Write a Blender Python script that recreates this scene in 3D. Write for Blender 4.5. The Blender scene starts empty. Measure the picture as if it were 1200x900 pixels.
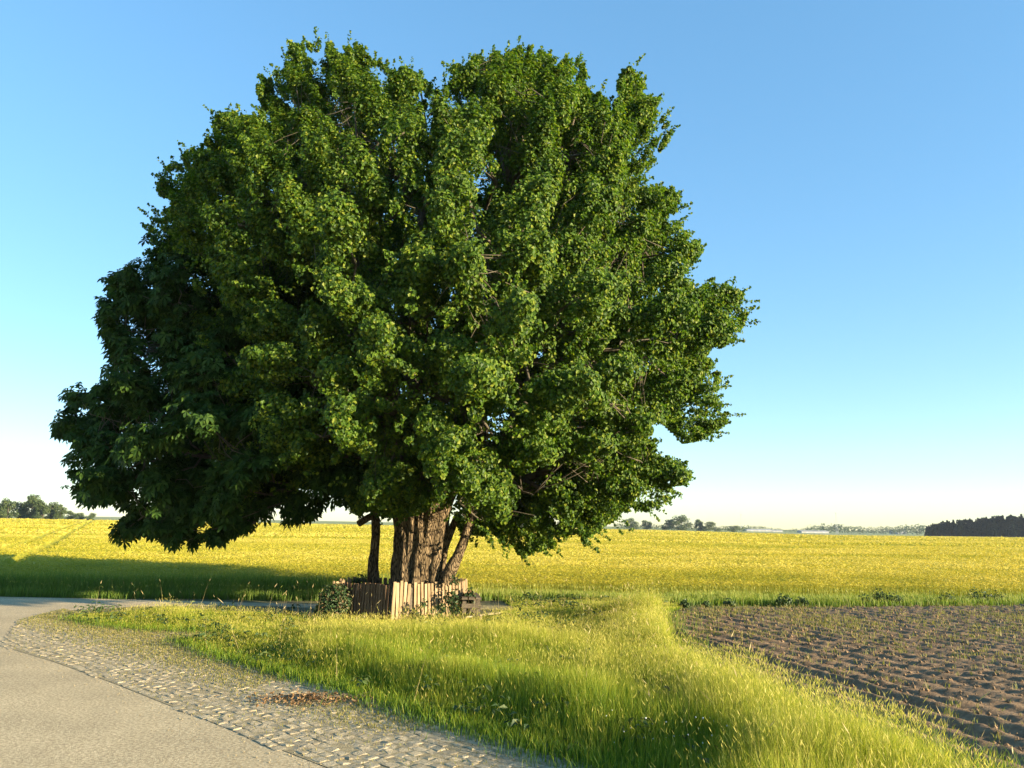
import bpy, math, random
import numpy as np
from mathutils import Matrix, Vector

random.seed(7)
rng = np.random.default_rng(7)
R = math.radians
scene = bpy.context.scene
col = scene.collection

# ------------------------------------------------------------------ camera
F_PX = 906.0                       # focal length in pixels of a 1200 px wide frame
EYE = np.array([0.0, 0.0, 2.0])
PITCH, ROLL = R(10.44), R(0.55)
fwd = np.array([0, math.cos(PITCH), math.sin(PITCH)])
up0 = np.array([0, -math.sin(PITCH), math.cos(PITCH)])
xax = np.array([1.0, 0, 0])
right = math.cos(ROLL) * xax + math.sin(ROLL) * up0
upv = math.cos(ROLL) * up0 - math.sin(ROLL) * xax
cam = bpy.data.cameras.new("camera")
cam.sensor_width = 36.0
cam.lens = 36.0 * F_PX / 1200.0
cam.clip_start = 0.1
cam.clip_end = 6000
camo = bpy.data.objects.new("camera", cam)
col.objects.link(camo)
m3 = Matrix((right, upv, -fwd)).transposed()
camo.matrix_world = Matrix.Translation(Vector(EYE)) @ m3.to_4x4()
scene.camera = camo
scene.render.resolution_x, scene.render.resolution_y = 1024, 768

# ------------------------------------------------------------------ light
SUN_EL, SUN_A = R(11.0), R(26)     # elevation; angle behind the right-hand side
world = bpy.data.worlds.new("World")
scene.world = world
world.use_nodes = True
wn = world.node_tree
wn.nodes.clear()
sky = wn.nodes.new("ShaderNodeTexSky")
sky.sky_type = 'NISHITA'
sky.sun_disc = False
sky.sun_elevation = SUN_EL
sky.sun_rotation = R(90) + SUN_A
sky.altitude = 300
sky.air_density = 1.0
sky.dust_density = 0.0
sky.ozone_density = 2.0
hs = wn.nodes.new("ShaderNodeHueSaturation")
hs.inputs['Saturation'].default_value = 1.45
hs.inputs['Hue'].default_value = 0.495
bg = wn.nodes.new("ShaderNodeBackground")
bg.inputs['Strength'].default_value = 0.138
wo = wn.nodes.new("ShaderNodeOutputWorld")
gam = wn.nodes.new("ShaderNodeGamma")
gam.inputs['Gamma'].default_value = 0.58
wn.links.new(sky.outputs[0], gam.inputs['Color'])
wn.links.new(gam.outputs[0], hs.inputs['Color'])
tint = wn.nodes.new("ShaderNodeMix")
tint.data_type = 'RGBA'; tint.blend_type = 'MULTIPLY'
tint.inputs[0].default_value = 1.0
tint.inputs[7].default_value = (.88, 1.0, 1.12, 1)
wn.links.new(hs.outputs[0], tint.inputs[6])
wn.links.new(tint.outputs[2], bg.inputs['Color'])
wn.links.new(bg.outputs[0], wo.inputs['Surface'])

sun = bpy.data.lights.new("sun", 'SUN')
sun.energy = 5.0
sun.angle = R(0.5)
sun.color = (1.0, 0.83, 0.56)
suno = bpy.data.objects.new("sun", sun)
col.objects.link(suno)
to_sun = Vector((math.cos(SUN_EL) * math.cos(SUN_A), -math.cos(SUN_EL) * math.sin(SUN_A), math.sin(SUN_EL)))
suno.rotation_euler = to_sun.to_track_quat('Z', 'Y').to_euler()
suno.location = (60, -30, 40)

vs = scene.view_settings
vs.view_transform = 'Standard'
vs.look = 'None'
vs.gamma = 1
vs.use_curve_mapping = False
vs.exposure = 1.9
scene.cycles.max_bounces = 8
scene.cycles.transparent_max_bounces = 4
scene.cycles.volume_bounces = 0

# ------------------------------------------------------------------ helpers
def sstep(a, b, x):
    t = np.clip((np.asarray(x, float) - a) / (b - a), 0, 1)
    return t * t * (3 - 2 * t)

SLOPE_U = [-0.8, -0.66, 0.17, 0.40, 0.66, 1.0]
SLOPE_S = [0.0106, 0.0103, 0.0022, -0.0028, -0.0035, -0.0035]
def terrain(x, y):
    """height of the land: level near the tree, rising very gently to the far left"""
    x = np.asarray(x, float); y = np.asarray(y, float)
    d = np.maximum(y, 1.0)
    s = np.interp(x / d, SLOPE_U, SLOPE_S)
    dd = np.minimum(y, 1500.0)
    return s * np.maximum(dd - 40, 0) * sstep(35, 90, y)

def ray(px, py):
    d = fwd * F_PX + right * (px - 600.0) - upv * (py - 450.0)
    return d / np.linalg.norm(d)

def at(px, py, z=0.0):
    """point of the level z seen at a pixel"""
    d = ray(px, py)
    t = (z - EYE[2]) / d[2]
    return EYE + d * t

def at_y(px, py, Y):
    d = ray(px, py)
    return EYE + d * (Y / d[1])

def project(P):
    P = np.asarray(P, float) - EYE
    c = P @ fwd
    return 600 + F_PX * (P @ right) / c, 450 - F_PX * (P @ upv) / c

def gp(pts, z=0.0):
    return np.array([at(a, b, z)[:2] for a, b in pts])

def pip(poly, x, y):
    poly = np.asarray(poly, float)
    inside = np.zeros(len(x), bool)
    n = len(poly)
    j = n - 1
    for i in range(n):
        xi, yi = poly[i]; xj, yj = poly[j]
        if yi != yj:
            c = ((yi > y) != (yj > y)) & (x < (xj - xi) * (y - yi) / (yj - yi) + xi)
            inside ^= c
        j = i
    return inside

def edge_dist(poly, x, y):
    """distance of points to a closed polygon's outline"""
    poly = np.asarray(poly, float)
    best = np.full(len(x), 1e9)
    for i in range(len(poly)):
        a = poly[i]; b = poly[(i + 1) % len(poly)]
        ab = b - a
        L = max(ab @ ab, 1e-9)
        t = np.clip(((x - a[0]) * ab[0] + (y - a[1]) * ab[1]) / L, 0, 1)
        best = np.minimum(best, np.hypot(x - a[0] - t * ab[0], y - a[1] - t * ab[1]))
    return best

_perm = np.random.default_rng(3).random((256, 256))
def vnoise(x, y):
    xi = np.floor(x).astype(int); yi = np.floor(y).astype(int)
    fx = x - xi; fy = y - yi
    fx = fx * fx * (3 - 2 * fx); fy = fy * fy * (3 - 2 * fy)
    p = lambda a, b: _perm[a % 256, b % 256]
    return (p(xi, yi) * (1 - fx) + p(xi + 1, yi) * fx) * (1 - fy) + (p(xi, yi + 1) * (1 - fx) + p(xi + 1, yi + 1) * fx) * fy

def fbm(x, y, oct=4):
    s = 0; a = .5; t = 0
    for i in range(oct):
        s = s + a * vnoise(x * 2**i + 17.3 * i, y * 2**i + 9.1 * i); t += a; a *= .5
    return s / t

class MB:
    """collects shapes; build() links them as ONE mesh object"""
    def __init__(self):
        self.v = []; self.f = []; self.t = []; self.n = 0
    def add(self, V, faces, t=None):
        V = np.asarray(V, np.float32).reshape(-1, 3)
        faces = faces if isinstance(faces, list) else [faces]
        for q in faces:
            q = np.asarray(q, np.int32)
            if len(q): self.f.append(q + self.n)
        self.v.append(V)
        self.t.append(np.zeros(len(V), np.float32) if t is None else np.asarray(t, np.float32))
        self.n += len(V)
    def build(self, name, mat, parent=None, smooth=False):
        V = np.concatenate(self.v) if self.v else np.zeros((0, 3), np.float32)
        T = np.concatenate(self.t)
        me = bpy.data.meshes.new(name)
        tot = sum(q.size for q in self.f); npoly = sum(len(q) for q in self.f)
        me.vertices.add(len(V)); me.vertices.foreach_set("co", V.ravel())
        me.loops.add(tot); me.polygons.add(npoly)
        me.loops.foreach_set("vertex_index", np.concatenate([q.ravel() for q in self.f]))
        sizes = np.concatenate([np.full(len(q), q.shape[1], np.int32) for q in self.f])
        me.polygons.foreach_set("loop_start", np.concatenate([[0], np.cumsum(sizes)[:-1]]).astype(np.int32))
        me.polygons.foreach_set("use_smooth", np.full(npoly, smooth))
        a = me.attributes.new("t", 'FLOAT', 'POINT'); a.data.foreach_set("value", T)
        me.update(calc_edges=True)
        me.materials.append(mat)
        o = bpy.data.objects.new(name, me)
        col.objects.link(o)
        if parent is not None:
            o.parent = parent
            o.matrix_parent_inverse = Matrix.Identity(4)
            top = parent if '_base' in parent else parent.parent
            off = np.array(top['_base'], np.float32)
            if off.any():
                me.vertices.foreach_set("co", (V - off).ravel()); me.update()
        return o
    def box(self, c, size, rot=None, t=0.0, bev=0.0):
        hx, hy, hz = np.array(size) / 2
        b = min(bev, hx * .6, hy * .6, hz * .6)
        if b <= 0:
            V = np.array([[x, y, z] for z in (-hz, hz) for y in (-hy, hy) for x in (-hx, hx)])
            Q = [[0, 2, 3, 1], [4, 5, 7, 6], [0, 1, 5, 4], [2, 6, 7, 3], [0, 4, 6, 2], [1, 3, 7, 5]]
            Fq = [np.array(Q)]
        else:
            V = []
            for zz, s in ((-hz, 1), (-hz + b, 0), (hz - b, 0), (hz, 1)):
                ax, ay = hx - b * s, hy - b * s
                V += [[-ax, -ay, zz], [ax, -ay, zz], [ax, ay, zz], [-ax, ay, zz]]
            V = np.array(V)
            Q = [[0, 3, 2, 1], [12, 13, 14, 15]]
            for k in range(3):
                for i in range(4):
                    Q.append([k * 4 + i, k * 4 + (i + 1) % 4, k * 4 + 4 + (i + 1) % 4, k * 4 + 4 + i])
            Fq = [np.array(Q)]
        if rot is not None: V = V @ np.array(rot.to_3x3()).T
        self.add(V + np.array(c), Fq, np.full(len(V), t))
    def tube(self, P, rad, sides=8, t=0.0, lump=0.0):
        P = np.asarray(P, float); n = len(P)
        rad = np.broadcast_to(np.asarray(rad, float), (n,))
        T = np.gradient(P, axis=0); T /= np.linalg.norm(T, axis=1)[:, None] + 1e-9
        ref = np.array([0, 0, 1.0]) if abs(T[0][2]) < .8 else np.array([1.0, 0, 0])
        A = np.cross(T, ref); A /= np.linalg.norm(A, axis=1)[:, None] + 1e-9
        B = np.cross(T, A)
        th = np.arange(sides) * 2 * math.pi / sides
        rr = rad[:, None] * (1 + lump * (rng.random((n, sides)) - .5)) if lump else np.repeat(rad[:, None], sides, 1)
        V = P[:, None, :] + rr[..., None] * (np.cos(th)[None, :, None] * A[:, None, :] + np.sin(th)[None, :, None] * B[:, None, :])
        i = np.arange(sides); j = (i + 1) % sides
        Q = np.concatenate([np.stack([k * sides + i, k * sides + j, k * sides + sides + j, k * sides + sides + i], 1) for k in range(n - 1)])
        V = np.concatenate([V.reshape(-1, 3), P[:1], P[-1:]])
        c0, c1 = n * sides, n * sides + 1
        tri = np.concatenate([np.stack([j, i, np.full(sides, c0)], 1), np.stack([(n - 1) * sides + i, (n - 1) * sides + j, np.full(sides, c1)], 1)])
        self.add(V, [Q, tri], np.full(len(V), t))

def norm(v): return v / (np.linalg.norm(v, axis=-1, keepdims=True) + 1e-9)

def tag(o, label=None, cat=None, group=None, kind=None):
    if label: o['label'] = label
    if cat: o['category'] = cat
    if group: o['group'] = group
    if kind: o['kind'] = kind
    return o

def thing(name, loc, label, cat, group=None):
    o = bpy.data.objects.new(name, None)
    o.empty_display_size = .2
    o.location = loc
    col.objects.link(o)
    o['_base'] = [float(c) for c in loc]
    return tag(o, label, cat, group)

# ------------------------------------------------------------------ materials
def new_mat(name):
    m = bpy.data.materials.new(name); m.use_nodes = True
    m.node_tree.nodes.clear()
    return m, m.node_tree

def N(nt, typ, **kw):
    n = nt.nodes.new(typ)
    for k, v in kw.items():
        if k in n.inputs: n.inputs[k].default_value = v
        else: setattr(n, k, v)
    return n

def ramp(nt, fac, stops):
    r = nt.nodes.new("ShaderNodeValToRGB")
    e = r.color_ramp.elements
    while len(e) < len(stops): e.new(.5)
    for el, (p, c) in zip(e, stops):
        el.position = p; el.color = (*c, 1)
    nt.links.new(fac, r.inputs[0])
    return r.outputs[0]

def leafy(name, stops, trans=.35, attr=None, rough=.55, mixisland=.35, tcol=(1.15, 1.25, .6), spec=.3):
    """two-sided plant material: reflected and transmitted light; stops colour per blade or along it"""
    m, nt = new_mat(name)
    isl = N(nt, "ShaderNodeNewGeometry")
    if attr:
        a = N(nt, "ShaderNodeAttribute", attribute_name=attr)
        ad = N(nt, "ShaderNodeMath", operation='MULTIPLY_ADD')
        sub = N(nt, "ShaderNodeMath", operation='SUBTRACT'); sub.inputs[1].default_value = .5
        nt.links.new(isl.outputs['Random Per Island'], sub.inputs[0])
        nt.links.new(sub.outputs[0], ad.inputs[0]); ad.inputs[1].default_value = mixisland
        nt.links.new(a.outputs['Fac'], ad.inputs[2])
        fac = ad.outputs[0]
    else:
        fac = isl.outputs['Random Per Island']
    c = ramp(nt, fac, stops)
    p = N(nt, "ShaderNodeBsdfPrincipled", Roughness=rough)
    p.inputs['Specular IOR Level'].default_value = spec
    nt.links.new(c, p.inputs['Base Color'])
    tr = N(nt, "ShaderNodeBsdfTranslucent")
    mul = N(nt, "ShaderNodeMix", data_type='RGBA', blend_type='MULTIPLY')
    mul.inputs[0].default_value = 1.0
    nt.links.new(c, mul.inputs[6]); mul.inputs[7].default_value = (*tcol, 1)
    nt.links.new(mul.outputs[2], tr.inputs['Color'])
    mx = N(nt, "ShaderNodeMixShader"); mx.inputs[0].default_value = trans
    nt.links.new(p.outputs[0], mx.inputs[1]); nt.links.new(tr.outputs[0], mx.inputs[2])
    o = N(nt, "ShaderNodeOutputMaterial"); nt.links.new(mx.outputs[0], o.inputs['Surface'])
    return m

def rough_mat(name, stops, scale=8, detail=8, bump=.3, bscale=None, bdist=.02, rough=.9, stretch=(1, 1, 1), attr_mix=None):
    """noise-coloured rough surface with a matching bump"""
    m, nt = new_mat(name)
    tc = N(nt, "ShaderNodeTexCoord")
    mp = N(nt, "ShaderNodeMapping"); mp.inputs['Scale'].default_value = stretch
    nt.links.new(tc.outputs['Object'], mp.inputs[0])
    n1 = N(nt, "ShaderNodeTexNoise", Scale=scale, Detail=detail, Roughness=.65)
    nt.links.new(mp.outputs[0], n1.inputs[0])
    c = ramp(nt, n1.outputs[0], stops)
    if attr_mix:
        isl = N(nt, "ShaderNodeNewGeometry")
        hsv = N(nt, "ShaderNodeHueSaturation")
        mr = N(nt, "ShaderNodeMapRange"); mr.inputs[3].default_value = 1 - attr_mix; mr.inputs[4].default_value = 1 + attr_mix
        nt.links.new(isl.outputs['Random Per Island'], mr.inputs[0])
        nt.links.new(mr.outputs[0], hsv.inputs['Value']); nt.links.new(c, hsv.inputs['Color'])
        c = hsv.outputs[0]
    n2 = N(nt, "ShaderNodeTexNoise", Scale=bscale or scale * 4, Detail=6, Roughness=.7)
    nt.links.new(mp.outputs[0], n2.inputs[0])
    b = N(nt, "ShaderNodeBump", Strength=bump, Distance=bdist)
    nt.links.new(n2.outputs[0], b.inputs['Height'])
    p = N(nt, "ShaderNodeBsdfPrincipled", Roughness=rough)
    p.inputs['Specular IOR Level'].default_value = .2
    nt.links.new(c, p.inputs['Base Color']); nt.links.new(b.outputs[0], p.inputs['Normal'])
    o = N(nt, "ShaderNodeOutputMaterial"); nt.links.new(p.outputs[0], o.inputs['Surface'])
    return m

M = {}
M['ground'] = rough_mat("ground_soil", [(.3, (.09, .075, .035)), (.5, (.14, .13, .05)), (.7, (.19, .16, .075))], scale=.9, bump=.6, bscale=30)
M['far_land'] = rough_mat("far_land", [(.3, (.16, .20, .05)), (.5, (.22, .24, .08)), (.7, (.34, .30, .13))], scale=.012, bump=.2, bscale=1.5)
M['asphalt'] = rough_mat("worn_asphalt", [(.32, (.27, .205, .12)), (.5, (.45, .355, .21)), (.66, (.63, .51, .315))], scale=34, detail=4, bump=.7, bscale=60, bdist=.012)
def stain(m, scale, amount):
    """broad uneven wear over a rough material's own colour"""
    nt = m.node_tree
    p = next(n for n in nt.nodes if n.type == 'BSDF_PRINCIPLED')
    src = p.inputs['Base Color'].links[0].from_socket
    tc = N(nt, "ShaderNodeTexCoord")
    n1 = N(nt, "ShaderNodeTexNoise", Scale=scale, Detail=7, Roughness=.6); nt.links.new(tc.outputs['Object'], n1.inputs[0])
    mr = N(nt, "ShaderNodeMapRange"); mr.inputs[1].default_value = .3; mr.inputs[2].default_value = .7
    mr.inputs[3].default_value = 1 - amount; mr.inputs[4].default_value = 1 + amount
    nt.links.new(n1.outputs[0], mr.inputs[0])
    h = N(nt, "ShaderNodeHueSaturation"); nt.links.new(src, h.inputs['Color']); nt.links.new(mr.outputs[0], h.inputs['Value'])
    nt.links.new(h.outputs[0], p.inputs['Base Color'])
stain(M['asphalt'], .7, .16)
M['stone'] = rough_mat("worn_paving_stone", [(.25, (.20, .16, .10)), (.5, (.36, .30, .195)), (.75, (.50, .42, .285))], scale=26, bump=.9, bscale=60, bdist=.012, attr_mix=.16)
M['joint'] = rough_mat("paving_joint_soil", [(.3, (.22, .175, .10)), (.5, (.31, .255, .15)), (.7, (.40, .335, .20))], scale=12, bump=.9, bscale=70, bdist=.02)
M['dirt'] = rough_mat("track_dirt", [(.3, (.20, .17, .08)), (.5, (.31, .25, .13)), (.7, (.42, .34, .19))], scale=5, bump=.8, bscale=40)
M['soil'] = rough_mat("ploughed_soil", [(.25, (.12, .074, .04)), (.5, (.215, .14, .078)), (.75, (.32, .22, .125))], scale=9, bump=1.0, bscale=26, bdist=.03)
M['bark'] = rough_mat("tree_bark", [(.25, (.10, .075, .05)), (.5, (.20, .15, .095)), (.75, (.32, .25, .16))], scale=6, bump=1.0, bscale=16, bdist=.05, stretch=(1, 1, .22))
def bark_mat(name, lo, mid, hi):
    """furrowed bark: long upright ridges with dark cracks between"""
    m, nt = new_mat(name)
    tc = N(nt, "ShaderNodeTexCoord")
    mp = N(nt, "ShaderNodeMapping"); mp.inputs['Scale'].default_value = (1, 1, .16)
    nt.links.new(tc.outputs['Object'], mp.inputs[0])
    n0 = N(nt, "ShaderNodeTexNoise", Scale=4, Detail=4)
    nt.links.new(mp.outputs[0], n0.inputs[0])
    ad = N(nt, "ShaderNodeVectorMath", operation='ADD'); nt.links.new(mp.outputs[0], ad.inputs[0])
    sc = N(nt, "ShaderNodeVectorMath", operation='SCALE'); sc.inputs['Scale'].default_value = .12
    nt.links.new(n0.outputs[1], sc.inputs[0]); nt.links.new(sc.outputs[0], ad.inputs[1])
    v = N(nt, "ShaderNodeTexVoronoi", feature='DISTANCE_TO_EDGE', Scale=32)
    nt.links.new(ad.outputs[0], v.inputs['Vector'])
    n2 = N(nt, "ShaderNodeTexNoise", Scale=30, Detail=8, Roughness=.7); nt.links.new(mp.outputs[0], n2.inputs[0])
    mr = N(nt, "ShaderNodeMapRange"); mr.inputs[2].default_value = .22; nt.links.new(v.outputs['Distance'], mr.inputs[0])
    ma = N(nt, "ShaderNodeMath", operation='MULTIPLY_ADD'); nt.links.new(n2.outputs[0], ma.inputs[0]); ma.inputs[1].default_value = .7; nt.links.new(mr.outputs[0], ma.inputs[2])
    c = ramp(nt, ma.outputs[0], [(.35, lo), (.75, mid), (1.0, hi)])
    b = N(nt, "ShaderNodeBump", Strength=1.0, Distance=.06); nt.links.new(ma.outputs[0], b.inputs['Height'])
    p = N(nt, "ShaderNodeBsdfPrincipled", Roughness=.95); p.inputs['Specular IOR Level'].default_value = .1
    nt.links.new(c, p.inputs['Base Color']); nt.links.new(b.outputs[0], p.inputs['Normal'])
    o = N(nt, "ShaderNodeOutputMaterial"); nt.links.new(p.outputs[0], o.inputs['Surface'])
    return m
M['bark'] = bark_mat("tree_bark", (.035, .025, .017), (.11, .08, .048), (.26, .19, .11))
M['twig'] = rough_mat("branch_bark", [(.3, (.06, .05, .035)), (.6, (.12, .10, .07)), (.8, (.19, .16, .11))], scale=10, bump=.5)
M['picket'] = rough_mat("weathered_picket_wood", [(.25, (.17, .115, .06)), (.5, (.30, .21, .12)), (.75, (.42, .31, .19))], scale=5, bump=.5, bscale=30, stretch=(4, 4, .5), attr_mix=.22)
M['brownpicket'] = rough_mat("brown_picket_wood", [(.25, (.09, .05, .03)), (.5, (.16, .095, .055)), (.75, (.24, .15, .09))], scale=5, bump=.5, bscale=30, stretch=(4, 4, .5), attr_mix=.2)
M['oldwood'] = rough_mat("grey_old_wood", [(.3, (.06, .05, .035)), (.6, (.13, .105, .075)), (.8, (.22, .18, .13))], scale=8, bump=.5, stretch=(1, 4, 4))
M['paleboard'] = rough_mat("pale_board_wood", [(.3, (.36, .28, .18)), (.7, (.55, .45, .31))], scale=8, bump=.4, stretch=(1, 5, 5))
M['linden'] = leafy("linden_leaf", [(0, (.026, .060, .008)), (.5, (.070, .140, .010)), (.82, (.135, .205, .014)), (1, (.22, .25, .022))], trans=.44)
M['chestnut'] = leafy("chestnut_leaf", [(0, (.014, .038, .007)), (.6, (.026, .060, .010)), (1, (.050, .090, .013))], trans=.22, spec=.12, rough=.7)
M['weed'] = leafy("dark_weed_leaf", [(0, (.025, .05, .015)), (.6, (.05, .09, .025)), (1, (.11, .14, .04))], trans=.25)
M['vine'] = leafy("vine_leaf", [(0, (.02, .045, .015)), (.7, (.045, .085, .025)), (1, (.16, .10, .05))], trans=.25)
M['dead'] = leafy("dead_leaf", [(0, (.10, .055, .025)), (.5, (.20, .115, .05)), (1, (.32, .21, .10))], trans=.2)
M['grass'] = leafy("meadow_grass", [(0, (.045, .100, .010)), (.35, (.12, .21, .013)), (.7, (.29, .315, .022)), (1, (.54, .46, .11))], trans=.40, attr="t", mixisland=.45)
M['shortgrass'] = leafy("dry_short_grass", [(0, (.12, .14, .03)), (.5, (.25, .215, .055)), (1, (.40, .31, .13))], trans=.35, attr="t", mixisland=.9)
M['straw'] = leafy("dry_straw", [(0, (.26, .20, .09)), (.6, (.38, .29, .13)), (1, (.46, .36, .18))], trans=.25, attr="t", mixisland=.5)
M['rank'] = leafy("rank_green_grass", [(0, (.075, .135, .018)), (.5, (.16, .235, .03)), (1, (.38, .36, .08))], trans=.35, attr="t", mixisland=.5)
M['barley'] = leafy("ripening_barley", [(0, (.12, .18, .022)), (.35, (.29, .30, .022)), (.7, (.51, .43, .04)), (1, (.66, .55, .11))], trans=.35, attr="t", mixisland=.40, tcol=(1.1, 1.0, .6))
M['far_leaf'] = leafy("far_tree_leaf", [(0, (.035, .06, .018)), (.6, (.06, .09, .025)), (1, (.10, .125, .035))], trans=.25)
M['pine'] = leafy("dark_conifer", [(0, (.004, .009, .007)), (1, (.010, .018, .012))], trans=.1, spec=0, rough=1)
M['white'] = rough_mat("white_cladding", [(.3, (.30, .30, .29)), (.7, (.38, .38, .36))], scale=.3, bump=.05)
M['roof'] = rough_mat("pale_roof", [(.3, (.32, .32, .32)), (.7, (.42, .42, .42))], scale=.3, bump=.05)
M['paleflower'] = rough_mat("clover_white", [(.3, (.6, .6, .52)), (.7, (.75, .75, .68))], scale=20, bump=.2)
M['steel'] = rough_mat("galvanised_steel", [(.3, (.34, .35, .37)), (.7, (.45, .46, .48))], scale=1, bump=.05, rough=.5)

# canopy of the far barley: tone varies in broad drifts and fine drilling rows
def canopy_mat():
    m, nt = new_mat("barley_canopy")
    tc = N(nt, "ShaderNodeTexCoord")
    mp = N(nt, "ShaderNodeMapping"); mp.inputs['Scale'].default_value = (.35, 1, 1)
    nt.links.new(tc.outputs['Object'], mp.inputs[0])
    n1 = N(nt, "ShaderNodeTexNoise", Scale=2.2, Detail=9, Roughness=.75); nt.links.new(mp.outputs[0], n1.inputs[0])
    n2 = N(nt, "ShaderNodeTexNoise", Scale=.03, Detail=4, Roughness=.6); nt.links.new(mp.outputs[0], n2.inputs[0])
    c1 = ramp(nt, n1.outputs[0], [(.3, (.23, .23, .02)), (.5, (.45, .385, .03)), (.68, (.62, .51, .06))])
    c2 = ramp(nt, n2.outputs[0], [(.3, (.75, .9, .9)), (.6, (1.05, .98, .9))])
    mu = N(nt, "ShaderNodeMix", data_type='RGBA', blend_type='MULTIPLY'); mu.inputs[0].default_value = .8
    nt.links.new(c1, mu.inputs[6]); nt.links.new(c2, mu.inputs[7])
    b = N(nt, "ShaderNodeBump", Strength=.9, Distance=.25); nt.links.new(n1.outputs[0], b.inputs['Height'])
    p = N(nt, "ShaderNodeBsdfPrincipled", Roughness=.9); p.inputs['Specular IOR Level'].default_value = .1
    nt.links.new(mu.outputs[2], p.inputs['Base Color']); nt.links.new(b.outputs[0], p.inputs['Normal'])
    o = N(nt, "ShaderNodeOutputMaterial"); nt.links.new(p.outputs[0], o.inputs['Surface'])
    return m
M['canopy'] = canopy_mat()

# ------------------------------------------------------------------ land
def sheet(name, poly, z, mat, label_kind='structure'):
    """flat polygon on the level z"""
    mb = MB()
    P = np.array(poly, float)
    V = np.column_stack([P, np.full(len(P), z)])
    mb.add(V, [np.arange(len(P)).reshape(1, -1)])
    o = mb.build(name, mat)
    if o.data.polygons[0].normal.z < 0: o.data.flip_normals()
    return tag(o, kind=label_kind)

# ground: fan-shaped sheet that runs past the horizon
ys = np.concatenate([np.linspace(-30, 40, 15), np.geomspace(45, 4500, 60)])
us = np.linspace(-1, 1, 61)
mb = MB()
W = lambda y: 60 + 1.3 * np.maximum(y, 0)
gx = us[None, :] * W(ys)[:, None]; gy = np.repeat(ys[:, None], len(us), 1)
gz = terrain(gx, gy)
ny, nx = gx.shape
idx = np.arange(ny * nx).reshape(ny, nx)
Q = np.stack([idx[:-1, :-1], idx[:-1, 1:], idx[1:, 1:], idx[1:, :-1]], -1).reshape(-1, 4)
nearq = (gy.ravel()[Q].mean(1) < 60)
mb.add(np.stack([gx, gy, gz], -1), [Q])
go = mb.build("ground", M['ground'])
go.data.materials.append(M['far_land'])
go.data.polygons.foreach_set("material_index", (~nearq).astype(np.int32))
tag(go, kind='structure')

asph_edge = [(-40, 742), (0, 757), (60, 775), (130, 800), (200, 828), (300, 868), (400, 907), (470, 935), (560, 980)]
E = gp(asph_edge)
near_back = gp([(20, 728), (75, 716), (160, 711), (260, 710), (330, 711), (400, 714)])
far_back = gp([(410, 709), (300, 706.5), (200, 704), (100, 701.5), (0, 699.5)])
road_poly = np.concatenate([near_back, far_back, [[-45, 20.5], [-45, -12], [6, -12], [2.6, 2.0]], E[::-1][:-2]])
sheet("road", road_poly, .004, M['asphalt'])
pave_poly = np.concatenate([E[1:], gp([(760, 930), (640, 872), (520, 835), (400, 795), (300, 768), (345, 735), (240, 738), (120, 728), (75, 714), (22, 727)])])
sheet("paving_bed", pave_poly, .008, M['joint'])

# paving stones in rows along the asphalt's edge
e_dir = E[6] - E[3]; e_dir /= np.linalg.norm(e_dir)
e_nrm = np.array([-e_dir[1], e_dir[0]])
if (np.mean(pave_poly, 0) - E[4]) @ e_nrm < 0: e_nrm = -e_nrm
mb = MB()
LS, WS = .155, .118
for j in range(-26, 90):
    off = (j % 2) * LS * .5 + random.uniform(-.03, .03)
    for i in range(-104, 104):
        c = E[4] + e_dir * (i * LS + off) + e_nrm * (j * WS + .05 * math.sin(i * .21 + j * .1))
        if not (-14 < c[0] < 6 and 3 < c[1] < 19): continue
        if not pip(pave_poly, c[:1], c[1:])[0]: continue
        if random.random() < .03: continue
        lx = LS * random.uniform(.82, .97) / 2; ly = WS * random.uniform(.80, .97) / 2
        a = random.gauss(0, .05)
        d1 = e_dir * math.cos(a) + e_nrm * math.sin(a); d2 = -e_dir * math.sin(a) + e_nrm * math.cos(a)
        h = .0115 + random.gauss(0, .0018)
        tx, ty = random.gauss(0, .0028), random.gauss(0, .0028)
        V = []
        for sc, zz in ((1.0, 0.004), (1.0, .55), (.86, .9), (.55, 1.0)):
            for sx, sy in ((-1, -1), (0, -1.05), (1, -1), (1.05, 0), (1, 1), (0, 1.05), (-1, 1), (-1.05, 0)):
                jx, jy = random.uniform(-.012, .012), random.uniform(-.012, .012)
                p = c + d1 * (sx * lx * sc + jx) + d2 * (sy * ly * sc + jy)
                V.append((p[0], p[1], max(.006, h * zz + (tx * sx + ty * sy) * zz)))
        Qs = [[k * 8 + q, k * 8 + (q + 1) % 8, k * 8 + 8 + (q + 1) % 8, k * 8 + 8 + q] for k in range(3) for q in range(8)]
        mb.add(V, [np.array(Qs), np.array([list(range(24, 32))])])
tag(mb.build("paving", M['stone'], smooth=False), kind='structure')

# dirt track behind the tree
track = np.array([list(at(395, 708)[:2]), list(at(395, 716)[:2]), [-3.9, 19.3], [-1.0, 19.4], [.3, 19.5], [.7, 19.9], [.1, 20.4], [-2.5, 20.6], [-4.4, 20.5]])
sheet("track", track, .008, M['dirt'])

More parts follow.
